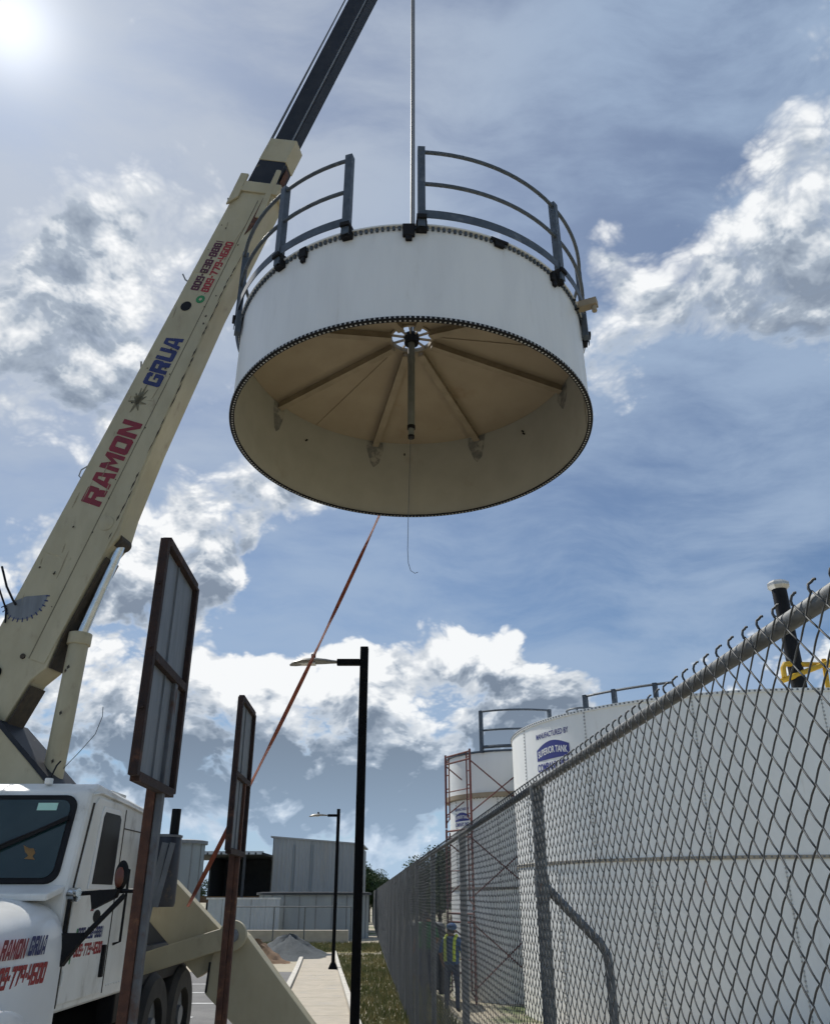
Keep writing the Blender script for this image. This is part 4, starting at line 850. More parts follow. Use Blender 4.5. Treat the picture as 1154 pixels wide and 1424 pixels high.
# ------------------------------------------------------------------ sign frames
def sign_frame(dx, dy, dz, label, g):
    t = thing('sign_frame', label, 'sign frame', (-1.5 + dx, 5.1 + dy, gz(-1.5 + dx, 5.1 + dy)), group=g)
    A = Vector((-1.50 + dx, 4.5 + dy, 0)); B = Vector((-1.535 + dx, 5.36 + dy, 0)); d = (B - A).normalized(); n = Vector((d.y, -d.x, 0))
    z0, z1, zm = 2.28 + dz, 3.62 + dz, 2.93 + dz
    L = (B - A).length
    def P(s_, z, o=0): return A + d * s_ + n * o + Vector((0, 0, z))
    for s_ in (.0, L):                                # stiles
        mb = MB(); mb.beam(P(s_, z0), P(s_, z1), .05, .055, up=d); mb.build('stile', 'rust_dark', t, smooth=0, bevel=.004)
    for z in (z0, zm, z1):
        mb = MB(); mb.beam(P(.026, z), P(L - .026, z), .052, .05); mb.build('cross_bar', 'rust_dark', t, smooth=0, bevel=.004)
    for za, zb in ((z0, zm), (zm, z1)):
        mb = MB(); mb.prism([P(.02, za + .02, -.012), P(L - .02, za + .02, -.012), P(L - .02, zb - .02, -.012), P(.02, zb - .02, -.012)], n, .004); pn = mb.build('sign_panel', 'sign_grey', t, smooth=0)
        mb = MB(); mb.beam(P(L * .45, za + .03, -.004), P(L * .45, zb - .03, -.004), .012, .012, up=d); mb.build('panel_rib', 'sign_grey', pn, smooth=0)
    for s_, z in ((0, z1 - .28), (0, z1 - .66), (0, zm - .3)):
        mb = MB(); mb.cyl(P(s_ - .03, z), P(s_ - .05, z), .012, 8); mb.build('rivet', 'rust_dark', t)
    xp = (A + d * (L * .72))
    gb = gz(xp.x, xp.y) - .05
    mb = MB(); mb.box((xp.x - .052, xp.y, (gb + zm) / 2), (.056, .075, zm - gb)); mb.build('rusty_post', 'rust', t, smooth=0, bevel=.005)
    mb = MB(); mb.box((xp.x - .003, xp.y + .004, (gb + zm) / 2), (.040, .06, zm - gb + .04)); mb.build('steel_post', 'post_steel', t, smooth=0, bevel=.008)
    return t
sign_frame(.03, 0, 0, 'tall rusty sign frame with two grey panels beside the truck cab, nearest', 'rusty sign frames on posts')
s2 = sign_frame(-.135, 3.3, -.205, 'smaller rusty sign frame standing in front of the crane outrigger', 'rusty sign frames on posts')
for c in s2.children:
    if c.name.startswith(('steel_post',)): c.data.materials[0] = M['rust']

# ------------------------------------------------------------------ lamp posts
def lamp_post(x, y, zt, label):
    g = gz(x, y); t = thing('lamp_post', label, 'lamp post', (x, y, g), group='black lamp posts along the walkway')
    mb = MB(); mb.box((x, y, (g + zt) / 2), (.098, .098, zt - g)); mb.build('pole', 'black_metal', t, smooth=0, bevel=.012)
    mb = MB(); mb.lathe((x, y, g + .02), [(0, 0), (.17, 0), (.17, .06), (.08, .20), (0, .20)], n=4, a0=PI / 4, a1=PI / 4 + 2 * PI); mb.build('base_cover', 'black_metal', t, smooth=0)
    mb = MB(); mb.box((x, y, g + .0), (.42, .42, .08)); mb.build('footing', 'concrete', t, smooth=0, bevel=.01)
    za = zt - .19
    mb = MB(); mb.box((x - .19, y, za), (.28, .075, .075)); mb.build('arm', 'black_metal', t, smooth=0, bevel=.008)
    mb = MB(); vs = []; fs = []; prof = [(-.31, .035, .02), (-.40, .045, .028), (-.47, .075, .035), (-.60, .105, .042), (-.74, .115, .045), (-.84, .09, .034), (-.90, .03, .012)]
    zs = [0, .002, .006, .010, 0.0, -.018, -.036]
    for (u_, w_, h_), zo in zip(prof, zs):
        for k in range(10): a = 2 * PI * k / 10; vs.append((x + u_, y + w_ * math.cos(a), za + zo + h_ * math.sin(a) * (1 if math.sin(a) > 0 else .6)))
    for i in range(len(prof) - 1):
        for k in range(10): fs.append((i * 10 + k, i * 10 + (k + 1) % 10, (i + 1) * 10 + (k + 1) % 10, (i + 1) * 10 + k))
    fs.append(tuple(range(10))); fs.append(tuple(60 + k for k in range(10))[::-1]); mb.add(vs, fs); hd = mb.build('luminaire', 'lamp_grey', t, smooth=50)
    mb = MB(); mb.box((x - .70, y, za - .022), (.22, .12, .012)); mb.build('lens', 'lens', hd, smooth=0)
    mb = MB(); mb.cyl((x - .62, y, za + .04), (x - .62, y, za + .10), .028, 12); mb.build('photocell', 'black', hd)
    return t
lamp_post(-.618, 9.9, 4.486, 'tall black square lamp post in the foreground, under the hanging tank')
lamp_post(-2.35, 27.0, 4.18, 'distant black lamp post at the far end of the walkway')

# ------------------------------------------------------------------ chain link fence
fence = thing('chain_link_fence', 'grey galvanised chain link fence with round top rail in front of the white tanks', 'fence', (fx(3.763), 3.763, 0))
FD = Vector((-.0553, 1, 0)).normalized(); FN = Vector((-FD.y, FD.x, 0))        # FN points to the walkway side
BAY = 3.02; TOP = 2.14
def fp(s_, z, o=0.0): return Vector((fx(3.763), 3.763, 0)) + FD * s_ + FN * o + Vector((0, 0, z))
def tube_arrays(P, r, sides):
    """P: (wires, points, 3) numpy -> verts, quads"""
    nw, npt, _ = P.shape
    d = np.zeros_like(P); d[:, 1:-1] = P[:, 2:] - P[:, :-2]; d[:, 0] = P[:, 1] - P[:, 0]; d[:, -1] = P[:, -1] - P[:, -2]
    d /= np.linalg.norm(d, axis=2, keepdims=True)
    up = np.array([0., 1., 0.]); a = np.cross(d, up); a /= np.linalg.norm(a, axis=2, keepdims=True); b = np.cross(a, d)
    ang = 2 * np.pi * np.arange(sides) / sides
    V = P[:, :, None, :] + r * (a[:, :, None, :] * np.cos(ang)[None, None, :, None] + b[:, :, None, :] * np.sin(ang)[None, None, :, None])
    w = np.arange(nw)[:, None, None] * npt * sides; i = np.arange(npt - 1)[None, :, None] * sides; k = np.arange(sides)[None, None, :]; k2 = (k + 1) % sides
    Q = np.stack(np.broadcast_arrays(w + i + k, w + i + sides + k, w + i + sides + k2, w + i + k2), -1).reshape(-1, 4)
    return V.reshape(-1, 3), Q
def np_mesh(name, V, Q, m, smooth=True):
    me = bpy.data.meshes.new(name); me.vertices.add(len(V)); me.vertices.foreach_set('co', V.astype(np.float32).ravel())
    me.loops.add(Q.size); me.loops.foreach_set('vertex_index', Q.astype(np.int32).ravel())
    me.polygons.add(len(Q)); me.polygons.foreach_set('loop_start', np.arange(0, Q.size, 4, dtype=np.int32)); 
    me.update(calc_edges=True); me.validate()
    if smooth: me.polygons.foreach_set('use_smooth', np.ones(len(me.polygons), dtype=bool))
    me.materials.append(M[m]); return me
# mesh bay in local x (along the fence), y (depth), z
NP = 46; PITCH = BAY / NP; VH = .0318; nz = 72
def bay_wires(sub):
    """zigzag strands; each leg bows a little, as woven wire does"""
    kk = np.arange(2 * NP)[:, None]; jj = np.arange(nz * sub + 1)[None, :]
    seg = jj // sub; u = (jj % sub) / sub
    n0 = (seg + kk) % 2; n1 = (seg + 1 + kk) % 2; bow = np.sin(np.pi * u); right = n1 > n0
    X = (kk + n0 + (n1 - n0) * u + np.where(right, .13, -.10) * bow) * PITCH / 2
    X = X + .0020 * np.sin(kk * .35 + 1.3) * np.sin(seg * .09) + .0012 * np.sin(seg * .62 + kk * 2.1) + .006 * np.sin(kk * .045 + .4) * np.sin(seg * .044)
    Yd = np.where(right, -.0022, .0030) * bow + .007 * np.sin(kk * .09) * np.sin(seg * .05)
    Z = TOP + .010 - (seg + u) * VH + np.where(right, .0040, -.0008) * bow + .0022 * np.sin(kk * 1.7 + seg * .42) + .004 * np.sin(kk * .07 + 2)
    return np.stack([X + 0 * Z, Yd + 0 * X, Z + 0 * X], -1)
V, Q = tube_arrays(bay_wires(4), .0018, 5)
# twisted wire ends standing above the rail
hk = []
for i in range(NP):
    x = (i * 2 + (1 if True else 0)) * PITCH / 2 + PITCH / 2; j = random.uniform(-.004, .004); b = random.uniform(.6, 1.3)
    hk.append([(x, .002, TOP + .008), (x + j, .004, TOP + .016), (x + j * 2, .002, TOP + .024), (x - .002 * b + j, -.002, TOP + .027), (x - .005 * b, -.004, TOP + .030), (x - .008 * b, -.006, TOP + .0295)])
V2, Q2 = tube_arrays(np.array(hk), .0026, 5)
me = np_mesh('mesh_panel', np.concatenate([V, V2]), np.concatenate([Q, Q2 + len(V)]), 'wire')
V3, Q3 = tube_arrays(bay_wires(2), .00115, 4)
me_far = np_mesh('mesh_panel', np.concatenate([V3, V2]), np.concatenate([Q3, Q2 + len(V3)]), 'wire')
rotz = math.atan2(FD.y, FD.x)
for k in range(-2, 26):
    o = bpy.data.objects.new('mesh_panel', me if k < 1 else me_far); col.objects.link(o); o.parent = fence; tag(o, kind='stuff')
    p = fp(k * BAY, 0, .021) - OFF[fence.name]; o.location = p; o.rotation_euler = (0, 0, rotz)
mb = MB(); mb.tube([fp(-2 * BAY, TOP), fp(26 * BAY, TOP)], .0165, 16); mb.build('top_rail', 'galv', fence)
mb = MB(); mb.tube([fp(-2 * BAY, -.06, .026), fp(26 * BAY, -.12, .026)], .003, 5); mb.build('tension_wire', 'wire', fence)
for k in range(-2, 27):
    p = fp(k * BAY, 0); mb = MB(); mb.cyl((p.x, p.y, gz(p.x, p.y) - .1), (p.x, p.y, TOP - .02), .026, 16); mb.cyl((p.x, p.y, TOP - .06), (p.x, p.y, TOP + .0), .030, 16); post = mb.build('fence_post', 'galv', fence)
    mb = MB(); mb.tube([fp(k * BAY - .03, TOP), fp(k * BAY + .05, TOP)], .021, 16); mb.build('rail_fitting', 'galv', post)
# loose tie wire curl and kinked brace pipe at the second post
mb = MB(); q = fp(0, 1.74); mb.tube([q, Vector((q.x + .02, q.y, 1.735)), Vector((.745, q.y, 1.535)), Vector((.772, q.y, 1.49)), Vector((.776, q.y, 1.43)), Vector((.79, q.y, gz(.8, q.y)))], .018, 12); mb.cyl((q.x, q.y, 1.70), (q.x, q.y, 1.78), .031, 14); mb.build('brace_pipe', 'galv', fence)

# ------------------------------------------------------------------ storage tanks behind the fence
def big_tank(label, C, R, rings, gz0, a_vis, npan, top_lip=.03):
    t = thing('storage_tank', label, 'storage tank', (C[0], C[1], gz0), group='white bolted storage tanks')
    z0 = gz0
    mb = MB(); mb.lathe((C[0], C[1], 0), [(R - .03, gz0 - .1), (R - .02, gz0 - .1), (R - .02, rings[-1][1]), (R - .03, rings[-1][1])], n=96); mb.build('core', 'tank_yard', t)
    for ri, (za, zb) in enumerate(rings):
        off = (ri % 2) * .5
        for k in range(npan):
            a0 = 2 * PI * (k + off) / npan; a1 = 2 * PI * (k + 1 + off) / npan
            mb = MB(); mb.lathe((C[0], C[1], 0), [(R - .012, za + .006), (R, za + .006), (R, zb - .006), (R - .012, zb - .006)], n=max(4, 96 // npan), a0=a0 + .0010, a1=a1 - .0010); mb.build('shell_panel', 'tank_yard', t)
            # bolts beside each vertical seam
            am = a0; 
            if math.cos(am - a_vis) > -.2:
                mb = MB()
                for z in np.arange(za + .06, zb - .03, .075):
                    mb.box((C[0] + (R + .008) * math.cos(am), C[1] + (R + .008) * math.sin(am), z), (.022, .034, .030), Matrix.Rotation(am, 3, 'Z'))
                tag(mb.build('seam_bolts', 'bolt', t, smooth=0), kind='stuff')
        mb = MB(); mb.lathe((C[0], C[1], zb), [(R - .01, -.035), (R + .022, -.035), (R + .022, .03), (R - .01, .03)], n=96); mb.build('ring_flange', 'concrete' if ri < len(rings) - 1 else 'tank_yard', t)
        bolt_ring((C[0], C[1], zb), R + .024, 0.0, int(2 * PI * R / .10), (.02, .035, .03), 'steel', t)
    zt = rings[-1][1]
    mb = MB(); mb.lathe((C[0], C[1], zt), [(0, .3), (0, .31), (R, .03), (R, .02)], n=72); mb.build('roof', 'tank_yard', t)
    return t
def logo(parent, C, R, a_c, zc, s):
    """printed maker's mark wrapped on the shell, centred at angle a_c"""
    def wr_(u0, v0): return lambda x, y: (C[0] + (R + .004) * math.cos(a_c + (u0 + x) * s / R), C[1] + (R + .004) * math.sin(a_c + (u0 + x) * s / R), zc + (v0 + y) * s)
    lettering(parent, 'MANUFACTURED BY', None, None, None, 1.0, .10, 'logo_blue', fat=.02, warp=wr_(-.5, .33))
    mb = MB(); k = 16; f = wr_(-.5, 0)
    top = [f(i / k, .14 + .12 * math.sin(PI * i / k)) for i in range(k + 1)]; bot = [f(i / k, -.06) for i in range(k + 1)]
    mb.add(top + bot, [(i, i + 1, k + 2 + i, k + 1 + i) for i in range(k)]); lg = mb.build('logo_field', 'logo_blue', parent, smooth=0)
    def wr2(u0, v0): return lambda x, y: (C[0] + (R + .007) * math.cos(a_c + (u0 + x) * s / R), C[1] + (R + .007) * math.sin(a_c + (u0 + x) * s / R), zc + (v0 + y + .06 * math.sin(PI * (u0 + x + .5))) * s)
    lettering(lg, 'SUPERIOR TANK', None, None, None, .90, .12, 'tank_yard', fat=.02, warp=wr2(-.45, -.02))
    lettering(parent, 'COMPANY, INC.', None, None, None, 1.0, .17, 'logo_blue', fat=.03, warp=wr_(-.5, -.28))
def tank_rail(parent, C, R, z, a0, a1, posts, h, mid=True, r=.028):
    P_ = lambda a, zz: (C[0] + R * math.cos(a), C[1] + R * math.sin(a), zz); n = 16
    for zz, nm in ((z + h, 'top_rail'), (z + h * .52, 'mid_rail'))[:2 if mid else 1]:
        mb = MB(); mb.tube([P_(a0 + (a1 - a0) * i / n, zz) for i in range(n + 1)], r, 6); mb.build(nm, 'galv_dark', parent)
    if mid: mb = MB(); mb.tube([P_(a0 + (a1 - a0) * i / n, z + .12) for i in range(n + 1)], r * 1.6, 6); mb.build('toe_plate', 'galv_dark', parent)
    for a in posts:
        mb = MB(); p = P_(a, 0); mb.box((p[0], p[1], z + h / 2), (.09, .09, h + .06), Matrix.Rotation(a, 3, 'Z')); mb.build('rail_post', 'galv_dark', parent, smooth=0)
C2, R2 = (7.95, 21.68), 5.44
tb = big_tank('large white bolted tank with blue maker lettering and black vent pipe, nearest behind the fence', C2, R2, [(-.72, 2.38), (2.38, 5.42)], -.72, R_(-110), 14)
def ang_on(C, R, px_dir):
    """angle on the circle where the ground-plane ray px_dir (x per y) first meets it"""
    d = np.array([px_dir, 1.0]); d /= np.linalg.norm(d); c = np.array(C); b = d @ c; disc_ = b * b - (c @ c - R * R); s_ = b - math.sqrt(max(disc_, 0)); p = d * s_ - c; return math.atan2(p[1], p[0])
logo(tb, C2, R2, ang_on(C2, R2, (766 - 577) / 1178), 4.62, 1.25)
tank_rail(tb, C2, R2 - .12, 5.45, ang_on(C2, R2, (805 - 577) / 1135), ang_on(C2, R2, (930 - 577) / 1135), [ang_on(C2, R2, (805 - 577) / 1135), ang_on(C2, R2, (846 - 577) / 1135), ang_on(C2, R2, (905 - 577) / 1135)], .30, mid=False)
# hatch ring seen over the rim
mb = MB(); hc = (4.05, 20.2); mb.tube([(hc[0] + .38 * math.cos(2 * PI * i / 20), hc[1] + .38 * math.sin(2 * PI * i / 20), 5.80) for i in range(20)], .025, 6, closed=True)
for k in range(6): mb.cyl((hc[0] + .38 * math.cos(k * PI / 3), hc[1] + .38 * math.sin(k * PI / 3), 5.45), (hc[0] + .38 * math.cos(k * PI / 3), hc[1] + .38 * math.sin(k * PI / 3), 5.80), .02, 6)
mb.build('ladder_cage', 'galv_dark', tb)
mb = MB(); mb.cyl((7.93, 17.0, 5.40), (7.90, 17.0, 7.85), .155, 20); vent = mb.build('vent_pipe', 'black', tb)
mb = MB(); mb.lathe((7.90, 17.0, 7.76), [(0, 0), (.17, 0), (.24, .07), (.24, .13), (.17, .19), (0, .20)], n=8); mb.build('vent_cap', 'beacon_cap', vent, smooth=20)
mb = MB(); mb.tube([(7.55, 16.95, 5.75), (8.6, 16.75, 6.12), (9.6, 16.8, 6.5)], .055, 10); mb.tube([(7.62, 16.92, 5.82), (7.63, 16.92, 6.02), (7.68, 16.92, 6.10), (7.80, 16.92, 6.10), (9.4, 16.9, 6.05)], .055, 10); mb.tube([(8.45, 16.9, 5.4), (8.5, 16.9, 6.2)], .05, 10); mb.build('yellow_rail', 'yellow_paint', tb)
C1, R1 = (3.05, 25.9), 2.02
ta = big_tank('narrower white tank with a raised top section standing behind the scaffold', C1, R1, [(-.73, 1.93), (1.93, 4.22)], -.73, R_(-100), 8)
mb = MB(); mb.lathe((C1[0], C1[1], 4.25), [(R1 + .05, .06), (R1 + .05, 1.20), (R1 + .03, 1.20), (R1 + .03, .06)], n=72); mb.build('top_section', 'tank_yard', ta)
mb = MB(); mb.lathe((C1[0], C1[1], 4.25), [(R1 - .02, -.03), (R1 + .13, -.02), (R1 + .13, .10), (R1 + .04, .10), (R1 - .02, .04)], n=72); mb.build('ledge', 'roof_in', ta)
mb = MB(); mb.lathe((C1[0], C1[1], 5.45), [(R1 + .02, -.02), (R1 + .09, -.02), (R1 + .09, .03), (R1 + .02, .03)], n=72); mb.build('top_curb', 'galv_dark', ta)
mb = MB(); mb.lathe((C1[0], C1[1], 5.45), [(0, .25), (0, .26), (R1 + .05, .01), (R1 + .05, .0)], n=72); mb.build('top_roof', 'tank_yard', ta)
logo(ta, C1, R1, ang_on(C1, R1, (641 - 577) / 1215), 3.70, .72)
tank_rail(ta, C1, R1 + .1, 5.45, R_(-123), R_(-68), [R_(-123), R_(-68)], 1.12, r=.03)

# ------------------------------------------------------------------ scaffold
sc = thing('scaffold', 'rusty red tube scaffold tower standing in front of the narrower white tank', 'scaffold', (1.2, 24.2, -.72))
LA, LB = Vector((.875, 24.6, 0)), Vector((1.50, 23.4, 0)); SX = Vector((1.75, .55, 0))
zb = [-.70, 1.38, 3.42, 5.42]
for base_ in (Vector((0, 0, 0)), SX):
    for k in range(3):
        z0, z1 = zb[k] + .02, zb[k + 1]; mb = MB()
        for L_ in (LA, LB):
            p = L_ + base_; mb.tube([(p.x, p.y, z0), (p.x, p.y, z1)], .030, 8)
            q = p.lerp((LB if L_ is LA else LA) + base_, .14); mb.tube([(q.x, q.y, z0 + .22), (q.x, q.y, z1 - .10)], .022, 6)
            for i in range(5):
                zz = z0 + .3 + i * (z1 - z0 - .5) / 4; mb.tube([(p.x, p.y, zz), (q.x, q.y, zz)], .018, 6)
            mb.tube([(p.x, p.y, z0 + .12), (q.x, q.y, z0 + .24)], .018, 6)
        a, b = LA + base_, LB + base_
        for zz in (z1 - .06, z1 - .26): mb.tube([(a.x, a.y, zz), (b.x, b.y, zz)], .026, 8)
        mb.tube([(a.x, a.y, z0 + .95), (b.x, b.y, z0 + .95)], .016, 6)
        mb.build('scaffold_frame', 'scaffold', sc)
for k in range(3):
    z0, z1 = zb[k], zb[k + 1]
    for L_ in (LA, LB):
        for za, zc in ((z0 + .35, z1 - .30), (z1 - .30, z0 + .35)):
            p, q = L_, L_ + SX; mb = MB(); mb.tube([(p.x, p.y, za), (q.x, q.y, zc)], .018, 6); mb.build('cross_brace', 'scaffold', sc)

# ------------------------------------------------------------------ people
def person(label, x, y, face, shirt, vest):
    g = gz(x, y); t = thing('person', label, 'person', (x, y, g), local=True, rot=(0, 0, face)); H_ = 1.0
    J = dict(pel=(0, 0, .92), sp=(0, .01, 1.10), ch=(0, 0, 1.30), nk=(0, 0, 1.45), hd=(0, -.02, 1.53), tp=(0, -.02, 1.68),
             hl=(-.09, 0, .86), kl=(-.11, -.03, .48), al=(-.12, .03, .09), tl=(-.13, -.11, .04), hr=(.09, 0, .86), kr=(.11, .02, .48), ar=(.12, .06, .09), tr=(.13, -.08, .04),
             sl=(-.17, 0, 1.38), el=(-.26, .03, 1.12), wl_=(-.22, -.16, .98), pl=(-.20, -.22, .95), sr=(.17, 0, 1.38), er=(.25, .04, 1.12), wr_=(.24, -.12, .92), pr=(.24, -.17, .87))
    Rr = dict(pel=.15, sp=.14, ch=.155, nk=.06, hd=.085, tp=.075, hl=.09, kl=.06, al=.045, tl=.035, hr=.09, kr=.06, ar=.045, tr=.035, sl=.07, el=.045, wl_=.032, pl=.03, sr=.07, er=.045, wr_=.032, pr=.03)
    E_ = [('pel', 'sp'), ('sp', 'ch'), ('ch', 'nk'), ('nk', 'hd'), ('hd', 'tp'), ('pel', 'hl'), ('hl', 'kl'), ('kl', 'al'), ('al', 'tl'), ('pel', 'hr'), ('hr', 'kr'), ('kr', 'ar'), ('ar', 'tr'), ('ch', 'sl'), ('sl', 'el'), ('el', 'wl_'), ('wl_', 'pl'), ('ch', 'sr'), ('sr', 'er'), ('er', 'wr_'), ('wr_', 'pr')]
    ks = list(J)
    me = bpy.data.meshes.new('body_skeleton'); me.from_pydata([J[k] for k in ks], [(ks.index(a), ks.index(b)) for a, b in E_], [])
    o = bpy.data.objects.new('body', me); col.objects.link(o)
    sk = o.modifiers.new('skin', 'SKIN'); ss = o.modifiers.new('sub', 'SUBSURF'); ss.levels = 2; ss.render_levels = 2
    for i, k in enumerate(ks):
        r = Rr[k]; wide = 1.25 if k in ('pel', 'sp', 'ch') else 1.0
        me.skin_vertices[0].data[i].radius = (r * wide, r * (.85 if wide > 1 else 1)); me.skin_vertices[0].data[i].use_root = (k == 'pel')
    bpy.context.view_layer.update(); dg = bpy.context.evaluated_depsgraph_get()
    m2 = bpy.data.meshes.new_from_object(o.evaluated_get(dg)); bpy.data.objects.remove(o)
    for k in (shirt, 'jeans', 'skin', 'hair', 'black'): m2.materials.append(M[k])
    for p in m2.polygons:
        c = p.center; p.use_smooth = True
        if c.z < .11: i = 4
        elif c.z < .93 and abs(c.x) < .19 and not (c.y < -.10): i = 1
        elif c.z > 1.62 or (c.z > 1.52 and c.y > .02): i = 3
        elif c.z > 1.46: i = 2
        elif abs(c.x) > .19 and c.z < 1.14: i = 2
        else: i = 0
        p.material_index = i
    b = bpy.data.objects.new('body', m2); col.objects.link(b); b.parent = t
    # face details and fingers kept simple at this distance
    mb = MB(); blob(mb, (0, -.105, 1.555), (.014, .02, .02), 8, 6); mb.build('nose', 'skin', t)
    for s_ in (-1, 1):
        hx_, hy_, hz_ = (-.20, -.22, .95) if s_ < 0 else (.24, -.17, .87)
        mb = MB()
        for k in range(4): mb.tube([(hx_ + (k - 1.5) * .016, hy_ - .01, hz_), (hx_ + (k - 1.5) * .018, hy_ - .06, hz_ - .02), (hx_ + (k - 1.5) * .018, hy_ - .085 + abs(k - 1.3) * .006, hz_ - .05)], [.010, .009, .007], 6)
        mb.tube([(hx_ - s_ * .02, hy_, hz_), (hx_ - s_ * .05, hy_ - .03, hz_ - .01), (hx_ - s_ * .05, hy_ - .055, hz_ - .02)], [.011, .010, .008], 6)
        mb.build('fingers', 'skin', t)
    if vest:
        for sx in (-1, 1):
            mb = MB(); mb.tube([(sx * .10, .15, .98), (sx * .10, .155, 1.2), (sx * .11, .13, 1.40), (sx * .11, .0, 1.475), (sx * .11, -.13, 1.38), (sx * .10, -.16, 1.2), (sx * .10, -.15, .98)], .035, 6); mb.build('vest_stripe', 'hivis', t)
        mb = MB(); blob(mb, (0, -.02, 1.64), (.115, .135, .085)); mb.build('cap', 'shirt_blue', t)
    return t
person('worker in blue shirt with yellow hi-vis stripes standing behind the fence', .80, 20.4, R_(160), 'shirt_blue', True)
person('person in green shirt standing left of the blue-shirted worker behind the fence', .25, 20.6, R_(200), 'shirt_green', False)

# generator under a grey tarp behind the two workers
gen = thing('covered_machine', 'grey covered machine box with slanted dark lid behind the fence, beside the workers', 'machine', (.45, 24.0, gz(.45, 24.0)))
g0 = gz(.45, 24.0)
mb = MB(); mb.box((.25, 24.3, g0 + .85), (1.05, 1.5, 1.5)); mb.build('housing', 'tarp', gen, bevel=.12, bseg=3)
mb = MB(); mb.prism([(.25, 23.35, g0 + 1.85), (.85, 23.35, g0 + 1.30), (.85, 24.5, g0 + 1.30), (.25, 24.5, g0 + 1.85)], (.5, 0, .86), .05); mb.build('lid', 'shed_dark', gen, smooth=0)
mb = MB(); mb.box((.70, 23.4, g0 + .5), (.25, .4, .9)); mb.build('engine', 'black', gen, smooth=0, bevel=.05)
mb = MB(); mb.cyl((-.2, 23.3, g0 + .25), (.25, 23.3, g0 + .25), .22, 20); mb.build('fuel_drum', 'rust', gen)

# ------------------------------------------------------------------ background buildings
def corrugated(p0, p1, z0, z1, z1b=None, pitch=.25, amp=.035):
    p0, p1 = Vector(p0), Vector(p1); L = (p1 - p0).length; d = (p1 - p0) / L; n = Vector((d.y, -d.x, 0)); k = int(L / pitch) * 4; vs = []; fs = []
    for i in range(k + 1):
        s_ = L * i / k; o = amp * (0, 1, 1, 0)[i % 4]; q = p0 + d * s_ + n * o; zt = z1 if z1b is None else z1 + (z1b - z1) * i / k
        vs += [(q.x, q.y, z0), (q.x, q.y, zt), (q.x - n.x * .05, q.y - n.y * .05, zt), (q.x - n.x * .05, q.y - n.y * .05, z0)]
    for i in range(k):
        for q in range(4): fs.append((4 * i + q, 4 * i + (q + 1) % 4, 4 * i + 4 + (q + 1) % 4, 4 * i + 4 + q))
    mb = MB(); mb.add(vs, fs); return mb
gB = -.2
plinth = MB(); plinth.box((-5.6, 43.2, gB + .25), (5.0, .5, .55)); tag(plinth.build('concrete_plinth', 'concrete', smooth=0, bevel=.02), 'low pale concrete plinth in front of the round grey tank', 'plinth')
rt = thing('round_tank', 'low round grey steel tank with dark rim behind the plinth', 'tank', (-4.2, 49.5, gB))
CR, RR = (-5.35, 48.6), 2.9
for k in range(22):
    a0, a1 = 2 * PI * k / 22, 2 * PI * (k + 1) / 22
    mb = MB(); mb.lathe((CR[0], CR[1], gB), [(RR - .02, 0), (RR, 0), (RR, 2.05), (RR - .02, 2.05)], n=5, a0=a0 + .004, a1=a1 - .004); mb.build('shell_panel', 'silo', rt)
    mb = MB(); mb.box((CR[0] + (RR + .0) * math.cos(a0), CR[1] + (RR + .0) * math.sin(a0), gB + 1.0), (.05, .06, 2.0), Matrix.Rotation(a0, 3, 'Z')); mb.build('seam_strip', 'steel', rt, smooth=0)
mb = MB(); mb.lathe((CR[0], CR[1], gB), [(RR - .1, 2.05), (RR + .14, 2.02), (RR + .14, 2.14), (RR - .1, 2.16)], n=72); mb.build('rim', 'shed_dark', rt)
barn = thing('corrugated_building', 'tall pale corrugated metal building behind the round grey tank', 'building', (-4.6, 55, gB))
o = corrugated((-8.55, 54.0, 0), (-3.35, 54.0, 0), gB, 5.02, 4.62).build('front_wall', 'barn', barn, smooth=0)
o = corrugated((-8.6, 60.0, 0), (-8.6, 54.1, 0), gB, 4.95, 5.0).build('side_wall', 'barn', barn, smooth=0)
o = corrugated((-3.3, 54.1, 0), (-3.3, 60.0, 0), gB, 4.5, 4.5).build('side_wall', 'barn', barn, smooth=0)
mb = MB(); mb.prism([(-8.75, 53.9, 5.06), (-3.15, 53.9, 4.64), (-3.15, 60, 4.64), (-8.75, 60, 5.06)], (0, 0, 1), .09); mb.build('roof', 'barn', barn, smooth=0)
for x in (-7.3, -6.2, -4.6): mb = MB(); mb.box((x, 53.93, 2.2), (.06, .06, 4.8)); mb.build('panel_joint', 'silo', barn, smooth=0)
shed = thing('open_shed', 'open sided shed with flat metal roof and dark interior', 'shed', (-12, 56, gB))
o = corrugated((-15.6, 52.0, 0), (-8.8, 52.0, 0), 3.98, 4.16, 4.16, pitch=.4, amp=.05).build('fascia', 'sheet', shed, smooth=0)
mb = MB(); mb.box((-12.2, 56, 4.02), (6.8, 8.0, .12)); mb.build('roof', 'shed_dark', shed, smooth=0)
for x in (-15.4, -13.7, -9.9):
    mb = MB(); mb.box((x, 52.2, 1.9), (.14, .14, 4.3)); mb.build('column', 'shed_dark', shed, smooth=0)
mb = MB(); mb.box((-10.7, 59.5, 1.9), (3.9, .15, 4.2)); mb.box((-12.6, 57.5, 1.9), (.12, 4.0, 4.2)); mb.build('back_wall', 'shed_dark', shed, smooth=0)
mb = MB(); mb.box((-10.9, 54.0, 1.6), (3.6, .1, .35)); mb.box((-10.9, 54.0, .9), (3.6, .1, .3)); mb.build('dock_rail', 'earth', shed, smooth=0)
mb = MB(); mb.lathe((-15.0, 52.3, 3.0), [(0, 0), (.28, 0), (.1, .22), (.06, .45), (0, .45)], n=16); mb.cyl((-15.0, 52.3, 3.4), (-15.0, 52.3, 4.0), .03, 6); mb.build('pendant_lamp', 'black', shed)
cf = thing('corrugated_fence', 'light grey corrugated sheet fence between the shed and the round tank', 'fence', (-9, 45.5, gB))
